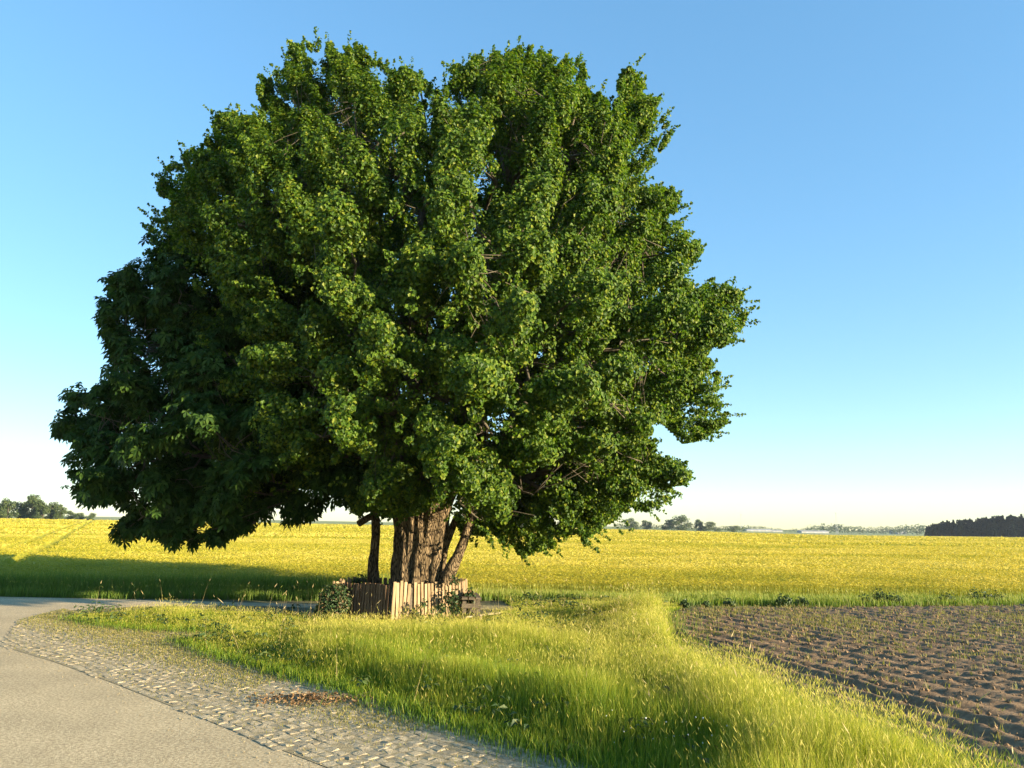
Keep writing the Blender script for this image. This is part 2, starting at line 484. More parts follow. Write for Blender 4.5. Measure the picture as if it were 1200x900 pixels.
# ploughed field: furrowed, cloddy relief
bord = [at(a, b, c)[:2] for a, b, c in [(772, 718, .1), (786, 746, .35), (850, 774, .42), (950, 809, .42), (1050, 842, .42), (1150, 876, .42), (1215, 902, .42)]]
bord = np.array(bord)
FAR_Y0, FAR_Y1 = at(800, 714)[1], at(1200, 711)[1]
plough_poly = np.concatenate([bord, [[4.0, 1.0], [26, 1.0], [26, at(1200, 711)[1] + .3]], [at(1200, 711)[:2]], [at(800, 714)[:2]]])
xs = np.arange(1.5, 26, .06); yy = np.arange(1.0, 22.3, .06)
X, Y = np.meshgrid(xs, yy)
fd = at(1180, 800)[:2] - at(880, 735)[:2]; fd /= np.linalg.norm(fd)
fn = np.array([-fd[1], fd[0]])
s = X * fn[0] + Y * fn[1]; l = X * fd[0] + Y * fd[1]
s = s + .25 * (fbm(l * .25, s * .5, 2) - .5)
fur = .5 + .5 * np.sin(s * 2 * math.pi / .42)
deep = sstep(.55, .8, vnoise(np.floor(s / 1.9) * 3.1, l * .05 + 7)) 
Z = .015 + .066 * fur**1.2 * (.5 + .9 * deep) + .02 * fbm(X * 2.5, Y * 2.5, 3) + .065 * np.maximum(0, fbm(X * 12, Y * 12, 3) - .40)
ins = pip(plough_poly, X.ravel(), Y.ravel()).reshape(X.shape)
ed = edge_dist(plough_poly, X.ravel(), Y.ravel()).reshape(X.shape)
Z = np.where(ins, np.maximum(.009, Z * sstep(0, .35, ed) + .009), -.05)
ny, nx = X.shape
idx = np.arange(ny * nx).reshape(ny, nx)
Q = np.stack([idx[:-1, :-1], idx[:-1, 1:], idx[1:, 1:], idx[1:, :-1]], -1).reshape(-1, 4)
Q = Q[ins.ravel()[Q].any(1)]
mb = MB(); mb.add(np.stack([X, Y, Z], -1), [Q])
tag(mb.build("ploughed_field", M['soil'], smooth=True), kind='structure')
# loose clods
n = 16000
cx = rng.uniform(1.8, 18, n); cy = rng.uniform(4, 21.8, n)
k = pip(plough_poly, cx, cy); cx, cy = cx[k], cy[k]; n = len(cx)
oct_ = np.array([[1, 0, 0], [0, 1, 0], [-1, 0, 0], [0, -1, 0], [0, 0, 1], [0, 0, -1]], float)
of = np.array([[0, 1, 4], [1, 2, 4], [2, 3, 4], [3, 0, 4], [1, 0, 5], [2, 1, 5], [3, 2, 5], [0, 3, 5]])
r_ = .007 + .026 * rng.random(n)**3
V = oct_[None] * r_[:, None, None] * rng.uniform(.6, 1.4, (n, 6, 3))
zi = Z[np.clip(((cy - 1.0) / .06).astype(int), 0, ny - 1), np.clip(((cx - 1.5) / .06).astype(int), 0, nx - 1)]
V += np.stack([cx, cy, zi + r_ * .3], -1)[:, None]
mb = MB(); mb.add(V, [(of[None] + 6 * np.arange(n)[:, None, None]).reshape(-1, 3)])
tag(mb.build("soil_clods", M['soil']), kind='stuff')

# ------------------------------------------------------------------ grasses
def blades(mb, x, y, h, w, z=None, t0=0.0, t1=1.0, lean=.35, dirbias=(0, 0)):
    """tapered bent blades; t0..t1 colours each from root to tip"""
    n = len(x)
    if n == 0: return
    z = np.zeros(n) if z is None else z
    th = rng.uniform(0, 2 * math.pi, n)
    bx = np.cos(th) * lean * rng.random(n) + dirbias[0]; by = np.sin(th) * lean * rng.random(n) + dirbias[1]
    wd = rng.uniform(0, math.pi, n); wx, wy = np.cos(wd) * w / 2, np.sin(wd) * w / 2
    h = np.broadcast_to(h, (n,)); t0 = np.broadcast_to(t0, (n,)); t1 = np.broadcast_to(t1, (n,))
    V = np.empty((n, 5, 3)); T = np.empty((n, 5))
    V[:, 0] = np.stack([x - wx, y - wy, z], -1); V[:, 1] = np.stack([x + wx, y + wy, z], -1)
    mxx, myy = x + bx * h * .3, y + by * h * .3
    V[:, 2] = np.stack([mxx + wx * .8, myy + wy * .8, z + h * .58], -1); V[:, 3] = np.stack([mxx - wx * .8, myy - wy * .8, z + h * .58], -1)
    V[:, 4] = np.stack([x + bx * h, y + by * h, z + h * (1 - .25 * (bx**2 + by**2))], -1)
    T[:, 0] = T[:, 1] = t0; T[:, 2] = T[:, 3] = t0 + (t1 - t0) * .55; T[:, 4] = t1
    b = 5 * np.arange(n)[:, None]
    mb.add(V, [np.array([[0, 1, 2, 3]]) + b, np.array([[3, 2, 4]]) + b], T.ravel())

def seeded(mb, x, y, h, w, hl, hw, z=None, t=(.3, .8, 1.0), lean=.3):
    """stalks each with a drooping seed head"""
    n = len(x)
    if n == 0: return
    z = np.zeros(n) if z is None else z
    th = rng.uniform(0, 2 * math.pi, n); ln = lean * rng.random(n)
    bx, by = np.cos(th) * ln, np.sin(th) * ln
    wd = rng.uniform(0, math.pi, n); c, s_ = np.cos(wd), np.sin(wd)
    V = np.empty((n, 7, 3)); T = np.empty((n, 7))
    tx, ty, tz = x + bx * h, y + by * h, z + h
    V[:, 0] = np.stack([x - c * w / 2, y - s_ * w / 2, z], -1); V[:, 1] = np.stack([x + c * w / 2, y + s_ * w / 2, z], -1)
    V[:, 2] = np.stack([tx, ty, tz], -1)
    ddx, ddy, ddz = bx * 1.6 + np.cos(th) * .25, by * 1.6 + np.sin(th) * .25, np.full(n, .8)
    mid = np.stack([tx + ddx * hl * .4, ty + ddy * hl * .4, tz + ddz * hl * .4], -1)
    side = np.stack([c * hw / 2, s_ * hw / 2, np.zeros(n)], -1)
    V[:, 3] = V[:, 2]; V[:, 4] = mid + side; V[:, 5] = np.stack([tx + ddx * hl, ty + ddy * hl, tz + ddz * hl], -1); V[:, 6] = mid - side
    T[:, 0] = T[:, 1] = t[0]; T[:, 2] = t[1]; T[:, 3:] = t[2]
    b = 7 * np.arange(n)[:, None]
    mb.add(V, [np.array([[0, 1, 2]]) + b, np.array([[3, 4, 5, 6]]) + b], T.ravel())

def leaf_mesh(mb, P, Nn, size, aspect=.8, fold=.18):
    """folded pointed leaves: centre P, facing Nn"""
    n = len(P)
    Nn = norm(Nn)
    rv = norm(rng.normal(0, 1, (n, 3)) + np.array([0, 0, -1.0]))
    L = norm(rv - (rv * Nn).sum(1, keepdims=True) * Nn)       # leaf axis, tends downward
    S = np.cross(Nn, L)
    s = np.broadcast_to(size, (n,))[:, None]
    V = np.empty((n, 5, 3))
    V[:, 0] = P - L * s * .5
    V[:, 1] = P - L * s * .08 + S * s * aspect * .5 + Nn * s * fold
    V[:, 2] = P + L * s * .5
    V[:, 3] = P - L * s * .08 - S * s * aspect * .5 + Nn * s * fold
    V[:, 4] = P
    b = 5 * np.arange(n)[:, None]
    mb.add(V, [np.array([[0, 1, 4]]) + b, np.array([[1, 2, 4]]) + b, np.array([[2, 3, 4]]) + b, np.array([[3, 0, 4]]) + b])

def scatter(poly, dens):
    p = np.asarray(poly); lo, hi = p.min(0), p.max(0)
    n = int(dens * np.prod(hi - lo))
    x = rng.uniform(lo[0], hi[0], n); y = rng.uniform(lo[1], hi[1], n)
    k = pip(p, x, y)
    return x[k], y[k]

# the verge round the tree, out to the ploughed edge
front = gp([(206, 752), (250, 768), (300, 783), (350, 796), (400, 809), (450, 826), (500, 843), (560, 862), (620, 880), (690, 900), (760, 925)])
tongue_low = gp([(345, 740), (300, 742), (240, 742), (170, 739), (110, 734), (75, 725)])
tongue_up = gp([(100, 720), (160, 717.5), (250, 718), (330, 720), (385, 725)])
verge = np.concatenate([front, [[1.9, 4.2], [3.7, 4.2]], bord[::-1], [[4.3, 20.1], [4.3, 21.6], [-.2, 21.6]], [[.2, 19.3], [-.6, 17.7], [-2.5, 16.9], [-3.95, 17.6]], tongue_up[::-1], tongue_low[::-1]])
FC = np.array([-2.35, 18.0])
BENCH = at(551, 727)
x, y = scatter(verge, 4200)
keep = (np.hypot(x - FC[0], y - FC[1]) > 1.15)
x, y = x[keep], y[keep]
pdist = edge_dist(np.concatenate([bord, bord[::-1]]), x, y)          # distance to the ploughed edge
ridge = np.exp(-(pdist / 1.5)**2)
open_line = lambda L: np.concatenate([L, L[::-1]])
fe = np.minimum(edge_dist(open_line(front), x, y), np.minimum(edge_dist(open_line(tongue_low), x, y), edge_dist(open_line(tongue_up), x, y)))
pat = np.clip(.5 + 1.5 * (fbm(x * 1.1, y * 1.1, 4) - .5), 0, 1)
hgt = (.20 + .22 * pat) * (1 - ridge) + ridge * (.34 + .30 * pat)
near = sstep(15.5, 8.0, y)
hgt = hgt + near * .06 * (1 - ridge)
hgt *= .62 + .76 * np.clip(.5 + 1.8 * (fbm(x * .55 + 3, y * .55, 2) - .5), 0, 1)
hgt *= .30 + .70 * sstep(0, 1.3, fe)
hgt *= 1 - .55 * sstep(2.6, 1.2, np.hypot(x - FC[0], y - FC[1])) 
hgt *= 1 - .35 * sstep(12.5, 15.5, y) * (1 - ridge)
hgt *= (1 - .5 * sstep(17.8, 18.6, y))
# a trodden dip between the fence lawn and the ridge
dip = np.exp(-((x - (1.0 + (17 - y) * .05)) / .6)**2) * sstep(12.5, 14.5, y)
hgt *= 1 - .6 * dip
hgt *= np.where(np.hypot((x - BENCH[0]) * 1.3, y - BENCH[1] + .55) < .75, .35, 1)
thin = rng.random(len(x)) < (.55 + .45 * sstep(.0, .5, fe)) * np.where(y < 9.5, .8, 1) * (1 - .25 * sstep(13, 17, y))
x, y, hgt, ridge, pat, near, pdist = x[thin], y[thin], hgt[thin], ridge[thin], pat[thin], near[thin], pdist[thin]
hh = hgt * rng.uniform(.55, 1.12, len(x))
yel = np.clip(.42 + .32 * sstep(9.5, 14.5, y) + .32 * ridge * sstep(.3, .7, pat + .2) + .6 * (pat - .5) + .6 * sstep(1.9, .3, pdist) * sstep(13, 8, y), 0, .95)
mb = MB()
blades(mb, x, y, hh, (.0065 * rng.uniform(.6, 1.3, len(x))), t0=.05 + .15 * rng.random(len(x)), t1=np.clip(yel + .15, 0, 1), lean=.45)
k = rng.random(len(x)) < (.03 + .16 * ridge * pat + .07 * sstep(10, 15, y) + .25 * sstep(1.5, .2, pdist) * sstep(13, 8, y))
seeded(mb, x[k], y[k], hgt[k] * rng.uniform(.95, 1.45, k.sum()), .0035, .055 * rng.uniform(.6, 1.4, k.sum()), .0055, t=(.35, .8, 1.0), lean=.35)
# thin straggle of grass along both edges
for pl, sp, nn in ((front, .14, 5200), (tongue_low, .15, 1500), (bord, .35, 5200)):
    seg = rng.integers(0, len(pl) - 1, nn); f = rng.random(nn)[:, None]
    p = pl[seg] * (1 - f) + pl[seg + 1] * f + rng.normal(0, sp, (nn, 2))
    blades(mb, p[:, 0], p[:, 1], rng.uniform(.05, .2, nn) * (2.0 if pl is bord else 1), .006, t0=.2, t1=.2 + .6 * rng.random(nn), lean=.7)
tag(mb.build("verge_grass", M['grass']), "tall sunlit yellow green grass between the paving and the ploughed field", "grass", kind='stuff')

# broad-leaved weeds and dead stalks among the grass
x, y = scatter(verge, 5.5)
k = np.hypot(x - FC[0], y - FC[1]) > 1.7
x, y = x[k], y[k]
mb = MB(); PW = []; NW = []
for a, b in zip(x, y):
    n = rng.integers(7, 16); th = rng.uniform(0, 2 * math.pi, n); rr_ = rng.uniform(.03, .16, n)
    PW.append(np.stack([a + np.cos(th) * rr_, b + np.sin(th) * rr_, rng.uniform(.06, .30) * rng.uniform(.5, 1, n)], -1)); NW.append(np.stack([np.cos(th) * .5, np.sin(th) * .5, np.ones(n)], -1))
PW = np.concatenate(PW); NW = np.concatenate(NW)
leaf_mesh(mb, PW, NW + rng.normal(0, .25, PW.shape), rng.uniform(.05, .12, len(PW)), aspect=.5)
tag(mb.build("verge_weeds", M['weed']), "broad leaved weeds scattered through the verge grass", "weeds", kind='stuff')
x, y = scatter(verge, 9)
k = (np.hypot(x - FC[0], y - FC[1]) > 2) & (rng.random(len(x)) < .25 + .75 * sstep(2.2, .3, edge_dist(open_line(bord), x, y)))
x, y = x[k], y[k]
mb = MB(); seeded(mb, x, y, rng.uniform(.35, .8, len(x)), .005, .10 * rng.uniform(.6, 1.3, len(x)), .012, t=(.5, .7, .9), lean=.4)
tag(mb.build("dry_stalks", M['straw']), "dry straw coloured stalks standing above the verge grass", "stalks", kind='stuff')

# short dry growth in the paving joints
x, y = scatter(pave_poly, 3200)
ins_s = ((x - E[4][0]) * e_nrm[0] + (y - E[4][1]) * e_nrm[1])
al = ((x - E[4][0]) * e_dir[0] + (y - E[4][1]) * e_dir[1])
mask = fbm(x * .8 + 4, y * .8, 3)
far_in = np.maximum(.05, sstep(.4, 1.6, ins_s) * sstep(.36, .58, mask + .2 * sstep(8.5, 13, y)))
k = rng.random(len(x)) < far_in * .6
x, y = x[k], y[k]
mb = MB()
blades(mb, x, y, rng.uniform(.012, .04, len(x)), .007, z=np.full(len(x), .010), t0=.2, t1=.3 + .5 * rng.random(len(x)), lean=1.0)
tag(mb.build("joint_grass", M['shortgrass']), "short dry grass growing in the joints of the paving", "grass", kind='stuff')

# seedlings and weeds on the ploughed soil
x, y = scatter(plough_poly, 85)
k = (x < 18) & (rng.random(len(x)) < (.22 + .78 * sstep(.5, .68, fbm(x * .6, y * .8, 3))) * (.30 + .70 * sstep(9, 17, y)))
x, y = x[k], y[k]
mb = MB()
for q in range(4):
    blades(mb, x + rng.normal(0, .025, len(x)), y + rng.normal(0, .025, len(x)), rng.uniform(.04, .11, len(x)), .009, z=np.full(len(x), .05), t0=.1, t1=.2 + .6 * rng.random(len(x)), lean=.9)
tag(mb.build("field_seedlings", M['shortgrass']), "sparse pale seedlings sprouting from the ploughed soil", "seedlings", kind='stuff')

# rank grass along the barley's foot
BAR_Y = lambda x: 23.0 + 0 * x + .12 * np.sin(x * 1.3)
x = rng.uniform(-26, 20, 78000); dy = rng.random(78000)
left = sstep(-1.0, -3.5, x)
wide = 1.2 + .5 * left + .9 * sstep(1, 4, x)
y = BAR_Y(x) + .25 - dy * wide * 1.15
k = ~pip(road_poly, x, y) & ~pip(plough_poly, x, y) & ~(pip(track, x, y) & (rng.random(len(x)) < .72))
x, y = x[k], y[k]; left = left[k]
pat = fbm(x * .8, y * .8, 3)
h = (.16 + .16 * pat) * (1 - left) + left * (.25 + .38 * sstep(0, 1.0, y - (BAR_Y(x) - 1.4)) + .2 * (pat - .5))
mb = MB()
blades(mb, x, y, h * rng.uniform(.6, 1.15, len(x)), .013, t0=.1, t1=np.clip(.3 + .5 * pat + .3 * (rng.random(len(x)) - .5) + .35 * (1 - left), 0, 1), lean=.4)
k = rng.random(len(x)) < .04
seeded(mb, x[k], y[k], h[k] * 1.3, .006, .09, .014, t=(.3, .7, 1.0))
tag(mb.build("field_margin_grass", M['rank']), "rank green grass along the foot of the yellow barley", "grass", kind='stuff')

# grit and crumbs on the asphalt along the paving's edge
n = 1100
seg = rng.integers(0, len(E) - 1, n); f = rng.random(n)[:, None]
p = E[seg] * (1 - f) + E[seg + 1] * f - e_nrm * np.abs(rng.normal(0, .28, n))[:, None] + rng.normal(0, .05, (n, 2))
r_ = .002 + .007 * rng.random(n)**4
V = oct_[None] * r_[:, None, None] * rng.uniform(.6, 1.4, (n, 6, 3)) + np.stack([p[:, 0], p[:, 1], .004 + r_ * .5], -1)[:, None]
mb = MB(); mb.add(V, [(of[None] + 6 * np.arange(n)[:, None, None]).reshape(-1, 3)])
tag(mb.build("road_grit", M['joint']), "loose grit strewn on the asphalt along the paving", "grit", kind='stuff')

# ------------------------------------------------------------------ barley
H_B = .60
LINES = []
for off in (0, 2.0, 15, 17.0, 30, 32):
    LINES.append((np.array([-24.0 - off, 40.0]), norm(np.array([-.52, 1.0]))))
def tram(x, y):
    m = np.zeros(len(x), bool)
    for p, d in LINES:
        dist = np.abs((x - p[0]) * d[1] - (y - p[1]) * d[0])
        m |= (dist < .28 + .0012 * y) & (y > 26)
    return m
def barley(mb, y0, y1, dens, w, hl, hw, hfun, leaf=True):
    n = int(dens * (y1 - y0) * (y0 + y1) / 2 * 1.56)
    f = rng.random(n)
    y = np.sqrt(y0**2 + (y1**2 - y0**2) * f)
    x = rng.uniform(-.78, .78, n) * y
    k = (y > BAR_Y(x)) & ~tram(x, y)
    x, y = x[k], y[k]; n = len(x)
    z = terrain(x, y)
    pt = fbm(x * .5, y * .7, 3)
    gapn = fbm(x * 1.7 + 3, y * 1.7, 2)
    h = hfun * (.84 + .22 * pt + .10 * gapn) * rng.uniform(.9, 1.06, n)
    h *= .72 + .28 * sstep(0, 1.6 + 1.2 * gapn, y - BAR_Y(x))
    big_ = fbm(x * .05 + 9, y * .16, 3)
    tt = .58 + .6 * (pt - .5) + .9 * (big_ - .5) + .2 * (rng.random(n) - .5)
    th = rng.uniform(0, 2 * math.pi, n); c, s_ = np.cos(th), np.sin(th)
    wd = rng.uniform(0, math.pi, n); cw, sw = np.cos(wd), np.sin(wd)
    V = np.empty((n, 7, 3)); T = np.empty((n, 7))
    lx = c * .08 * h; ly = s_ * .08 * h
    zb = np.maximum(z, z + h - .7)
    V[:, 0] = np.stack([x - cw * w / 2, y - sw * w / 2, zb], -1); V[:, 1] = np.stack([x + cw * w / 2, y + sw * w / 2, zb], -1)
    top = np.stack([x + lx, y + ly, z + h], -1); V[:, 2] = top
    tip = top + np.stack([c * hl * .85, s_ * hl * .85, np.full(n, -.15 * hl) + rng.normal(0, .35 * hl, n)], -1)
    mid = top * .55 + tip * .45
    sd = np.stack([-s_ * hw / 2, c * hw / 2, np.full(n, hw * .35)], -1)
    V[:, 3] = top; V[:, 4] = mid + sd; V[:, 5] = tip; V[:, 6] = mid - sd
    T[:, 0] = T[:, 1] = .10; T[:, 2] = tt * .7; T[:, 3:] = np.clip(tt + .15, 0, 1)[:, None]
    b = 7 * np.arange(n)[:, None]
    mb.add(V, [np.array([[0, 1, 2]]) + b, np.array([[3, 4, 5, 6]]) + b], T.ravel())
mb = MB()
barley(mb, 22.6, 29, 400, .011, .09, .016, H_B)
barley(mb, 29, 42, 170, .014, .11, .026, H_B)
barley(mb, 42, 75, 85, .02, .12, .04, H_B)
barley(mb, 75, 150, 16, .04, .24, .11, H_B)
barley(mb, 150, 300, 2.6, .08, .45, .24, H_B)
tag(mb.build("barley_stalks", M['barley']), "ripening yellow barley filling the wide field behind the tree", "barley", kind='stuff')

# the crop's body under the ears
by = np.concatenate([np.arange(23.4, 45, .5), np.geomspace(45.5, 300, 70)])
bu = np.linspace(-.85, .85, 240)
gx = bu[None, :] * by[:, None]; gy = np.repeat(by[:, None], len(bu), 1)
gz = terrain(gx, gy) + H_B * (.62 + .16 * sstep(30, 60, gy)) + .14 * fbm(gx * .9, gy * .9, 3) * sstep(23.5, 25, gy) - .34 * sstep(24.4, 23.4, gy)
gz -= .16 * tram(gx.ravel(), gy.ravel()).reshape(gx.shape)
ny, nx = gx.shape; idx = np.arange(ny * nx).reshape(ny, nx)
Q = np.stack([idx[:-1, :-1], idx[:-1, 1:], idx[1:, 1:], idx[1:, :-1]], -1).reshape(-1, 4)
mb = MB(); mb.add(np.stack([gx, gy, gz], -1), [Q])
tag(mb.build("barley_field", M['canopy'], smooth=True), kind='structure')

# ------------------------------------------------------------------ leaves
def palmate_mesh(mb, P, Nn, size):
    """hand-shaped leaves of five drooping leaflets"""
    n = len(P)
    Nn = norm(Nn)
    rv = rng.normal(0, 1, (n, 3)) + np.array([0, 0, -.8])
    L = norm(rv - (rv * Nn).sum(1, keepdims=True) * Nn)
    S = np.cross(Nn, L)
    s = np.broadcast_to(size, (n,))[:, None]
    V = np.empty((n, 20, 3))
    for q, (ang, ln) in enumerate(((-1.75, .62), (-.85, .88), (0, 1.0), (.85, .88), (1.75, .62))):
        D = L * math.cos(ang) + S * math.sin(ang)
        C = np.cross(Nn, D)
        dr = np.array([0, 0, -1.0])
        V[:, q * 4] = P
        V[:, q * 4 + 1] = P + D * s * ln * .68 + C * s * .20 * ln ** .5
        V[:, q * 4 + 2] = P + D * s * ln * .98 + dr * s * .24 * ln
        V[:, q * 4 + 3] = P + D * s * ln * .68 - C * s * .20 * ln ** .5
    b = 20 * np.arange(n)[:, None]
    F4 = [np.array([[q * 4, q * 4 + 1, q * 4 + 2, q * 4 + 3]]) + b for q in range(5)]
    mb.add(V, F4)

def raster(poly):
    poly = np.array(poly, float)
    X, Y = np.meshgrid(np.arange(1200) + .5, np.arange(900) + .5)
    return pip(poly, X.ravel(), Y.ravel()).reshape(900, 1200)

OUT_L = [(320, 55), (335, 47), (355, 51), (385, 41), (400, 51), (425, 44), (440, 60), (470, 74), (490, 86), (503, 97), (518, 90), (527, 74), (550, 60), (570, 66), (588, 52), (608, 40), (630, 57), (652, 66), (668, 46), (680, 60), (690, 90), (703, 106), (716, 108), (733, 74), (744, 80), (757, 100), (786, 104), (788, 116), (780, 128), (804, 136), (798, 146), (784, 168), (768, 187), (762, 214), (795, 224), (801, 236), (795, 262), (831, 293), (824, 310), (812, 324), (850, 334), (877, 343), (866, 358), (891, 362), (885, 386), (868, 399), (845, 410), (838, 421), (858, 430), (868, 443), (848, 452), (838, 462), (857, 484), (852, 499), (822, 516), (790, 522), (772, 505), (757, 512), (782, 528), (818, 557), (809, 567), (788, 570), (792, 592), (771, 608), (756, 601), (737, 604), (725, 621), (710, 627), (693, 641), (680, 645), (673, 627), (661, 636), (649, 643), (624, 648), (610, 659), (600, 641), (575, 640), (552, 640), (536, 622), (520, 604), (505, 594), (490, 604), (470, 606), (450, 606), (430, 612), (414, 604), (400, 574), (360, 580), (300, 590), (240, 540), (210, 430), (190, 320), (172, 268), (190, 236), (178, 228), (186, 196), (214, 176), (240, 166), (235, 140), (265, 130), (301, 136), (305, 121), (289, 86), (300, 79), (314, 95), (322, 70)]
OUT_C = [(180, 262), (156, 276), (177, 285), (170, 292), (175, 302), (160, 301), (137, 311), (112, 319), (101, 331), (125, 341), (104, 346), (96, 355), (115, 361), (106, 371), (115, 385), (100, 397), (126, 408), (127, 425), (107, 435), (128, 441), (111, 452), (90, 444), (75, 449), (61, 489), (55, 505), (66, 520), (85, 512), (90, 520), (66, 543), (77, 549), (68, 574), (90, 585), (106, 600), (119, 591), (138, 597), (146, 604), (127, 619), (127, 634), (157, 638), (178, 626), (194, 638), (223, 649), (255, 648), (279, 632), (300, 626), (318, 596), (340, 588), (326, 608), (322, 628), (345, 610), (372, 618), (385, 596), (405, 606), (418, 600), (425, 540), (400, 470), (370, 400), (330, 330), (280, 290), (230, 262)]
def ragged(mask, band, cell, thr):
    """notch the outer edge so that the crown ends in separate sprays"""
    e = mask.copy()
    for _ in range(band):
        e = e & np.roll(e, 1, 0) & np.roll(e, -1, 0) & np.roll(e, 1, 1) & np.roll(e, -1, 1)
    X, Y = np.meshgrid(np.arange(1200.), np.arange(900.))
    out = e | (mask & (fbm(X / cell, Y / cell, 4) > thr))
    dens = sum(np.roll(np.roll(out.astype(float), a, 0), b, 1) for a in range(-9, 10, 3) for b in range(-9, 10, 3)) / 49
    out &= dens > .45
    small = out[::3, ::3]                      # keep only what hangs together with the crown
    keep = np.zeros_like(small); cy_, cx_ = np.argwhere(small).mean(0).astype(int); keep[cy_ - 3:cy_ + 4, cx_ - 3:cx_ + 4] = True
    for _ in range(700):
        g = keep | np.roll(keep, 1, 0) | np.roll(keep, -1, 0) | np.roll(keep, 1, 1) | np.roll(keep, -1, 1)
        g &= small
        if (g == keep).all(): break
        keep = g
    return out & np.repeat(np.repeat(keep, 3, 0), 3, 1)
mask_L, mask_C = ragged(raster(OUT_L), 12, 16., .42), ragged(raster(OUT_C), 8, 12., .42)

class Hull:
    """rounded volume behind an outline: as deep, front to back, as the crown is wide"""
    def __init__(self, mask, Yc, rmax):
        self.mask, self.Yc, self.rmax = mask, Yc, rmax
        rows = np.where(mask.any(1))[0]
        self.lo = np.zeros(900); self.hi = np.zeros(900)
        for r in rows:
            c = np.where(mask[r])[0]; self.lo[r] = c[0]; self.hi[r] = c[-1]
        k = np.ones(31) / 31
        self.los = np.convolve(np.pad(np.where(self.hi > 0, self.lo, 600), 15, 'edge'), k, 'valid')
        self.his = np.convolve(np.pad(np.where(self.hi > 0, self.hi, 600), 15, 'edge'), k, 'valid')
        self.top, self.bot = rows[0], rows[-1]
    def inside(self, P):
        px, py = project(P)
        ix = np.clip(px.astype(int), 0, 1199); iy = np.clip(py.astype(int), 0, 899)
        return self.mask[iy, ix] & (px > 0) & (px < 1200) & (py > 0) & (py < 900)
    def rad(self, P):
        px, py = project(P)
        iy = np.clip(py.astype(int), self.top, self.bot)
        w = np.maximum((self.his[iy] - self.los[iy]) / 2, 20)
        u = (px - (self.his[iy] + self.los[iy]) / 2) / w
        # depth shrinks at the top and bottom of the crown as in a dome
        tv = (iy - self.top) / (self.bot - self.top)
        prof = np.sqrt(np.clip(1 - (np.clip(.52 - tv, 0, 1) / .56)**2, .08, 1)) * np.clip(1.0 - .75 * np.clip(tv - .72, 0, 1) / .28 * .45, .3, 1)
        Rr = np.minimum(w / F_PX * self.Yc, self.rmax) * prof
        v = (P[:, 1] - self.Yc) / np.maximum(Rr, .3)
        return np.sqrt(np.minimum(u * u, 1.0) + v * v), u, v
    def sample(self, n, r0, r1):
        out = []
        got = 0
        while got < n:
            m_ = 4 * n
            px = rng.uniform(40, 900, m_); py = rng.uniform(self.top, self.bot, m_)
            Y = rng.uniform(self.Yc - self.rmax, self.Yc + self.rmax, m_)
            d = fwd * F_PX + right * (px - 600.0)[:, None] - upv * (py - 450.0)[:, None]
            P = EYE + d * (Y / d[:, 1])[:, None]
            k = self.inside(P); P = P[k]
            r, u, v = self.rad(P)
            P = P[(r > r0) & (r < r1)]
            out.append(P); got += len(P)
        return np.concatenate(out)[:n]

def thin_out(P, dmin):
    keep = []
    for p in P:
        if not keep or np.min(np.linalg.norm(np.array(keep) - p, axis=1)) > dmin: keep.append(p)
    return np.array(keep)

def outline_points(mask, hull, step, inset, spread):
    """points just inside the outline, spread in depth about the crown's middle"""
    e = mask.copy()
    for _ in range(inset):
        e = e & np.roll(e, 1, 0) & np.roll(e, -1, 0) & np.roll(e, 1, 1) & np.roll(e, -1, 1)
    inner = e & np.roll(e, 1, 0) & np.roll(e, -1, 0) & np.roll(e, 1, 1) & np.roll(e, -1, 1)
    yy, xx = np.where(e & ~inner)
    sel = rng.permutation(len(yy))
    P = []; used = []
    for i in sel:
        p = np.array([xx[i], yy[i]], float)
        if used and np.min(np.linalg.norm(np.array(used) - p, axis=1)) < step: continue
        used.append(p)
        P.append(at_y(p[0], p[1], hull.Yc + rng.uniform(-spread, spread)))
    return np.array(P)

def curve(a, b, sag=.1, n=6, wob=.08):
    t = np.linspace(0, 1, n)[:, None]
    a, b = np.array(a, float), np.array(b, float)
    L = np.linalg.norm(b - a)
    P = a + (b - a) * t
    P[:, 2] += (sag * L * np.sin(math.pi * t[:, 0]))
    P[1:-1] += rng.normal(0, wob * L / n, (n - 2, 3))
    return P

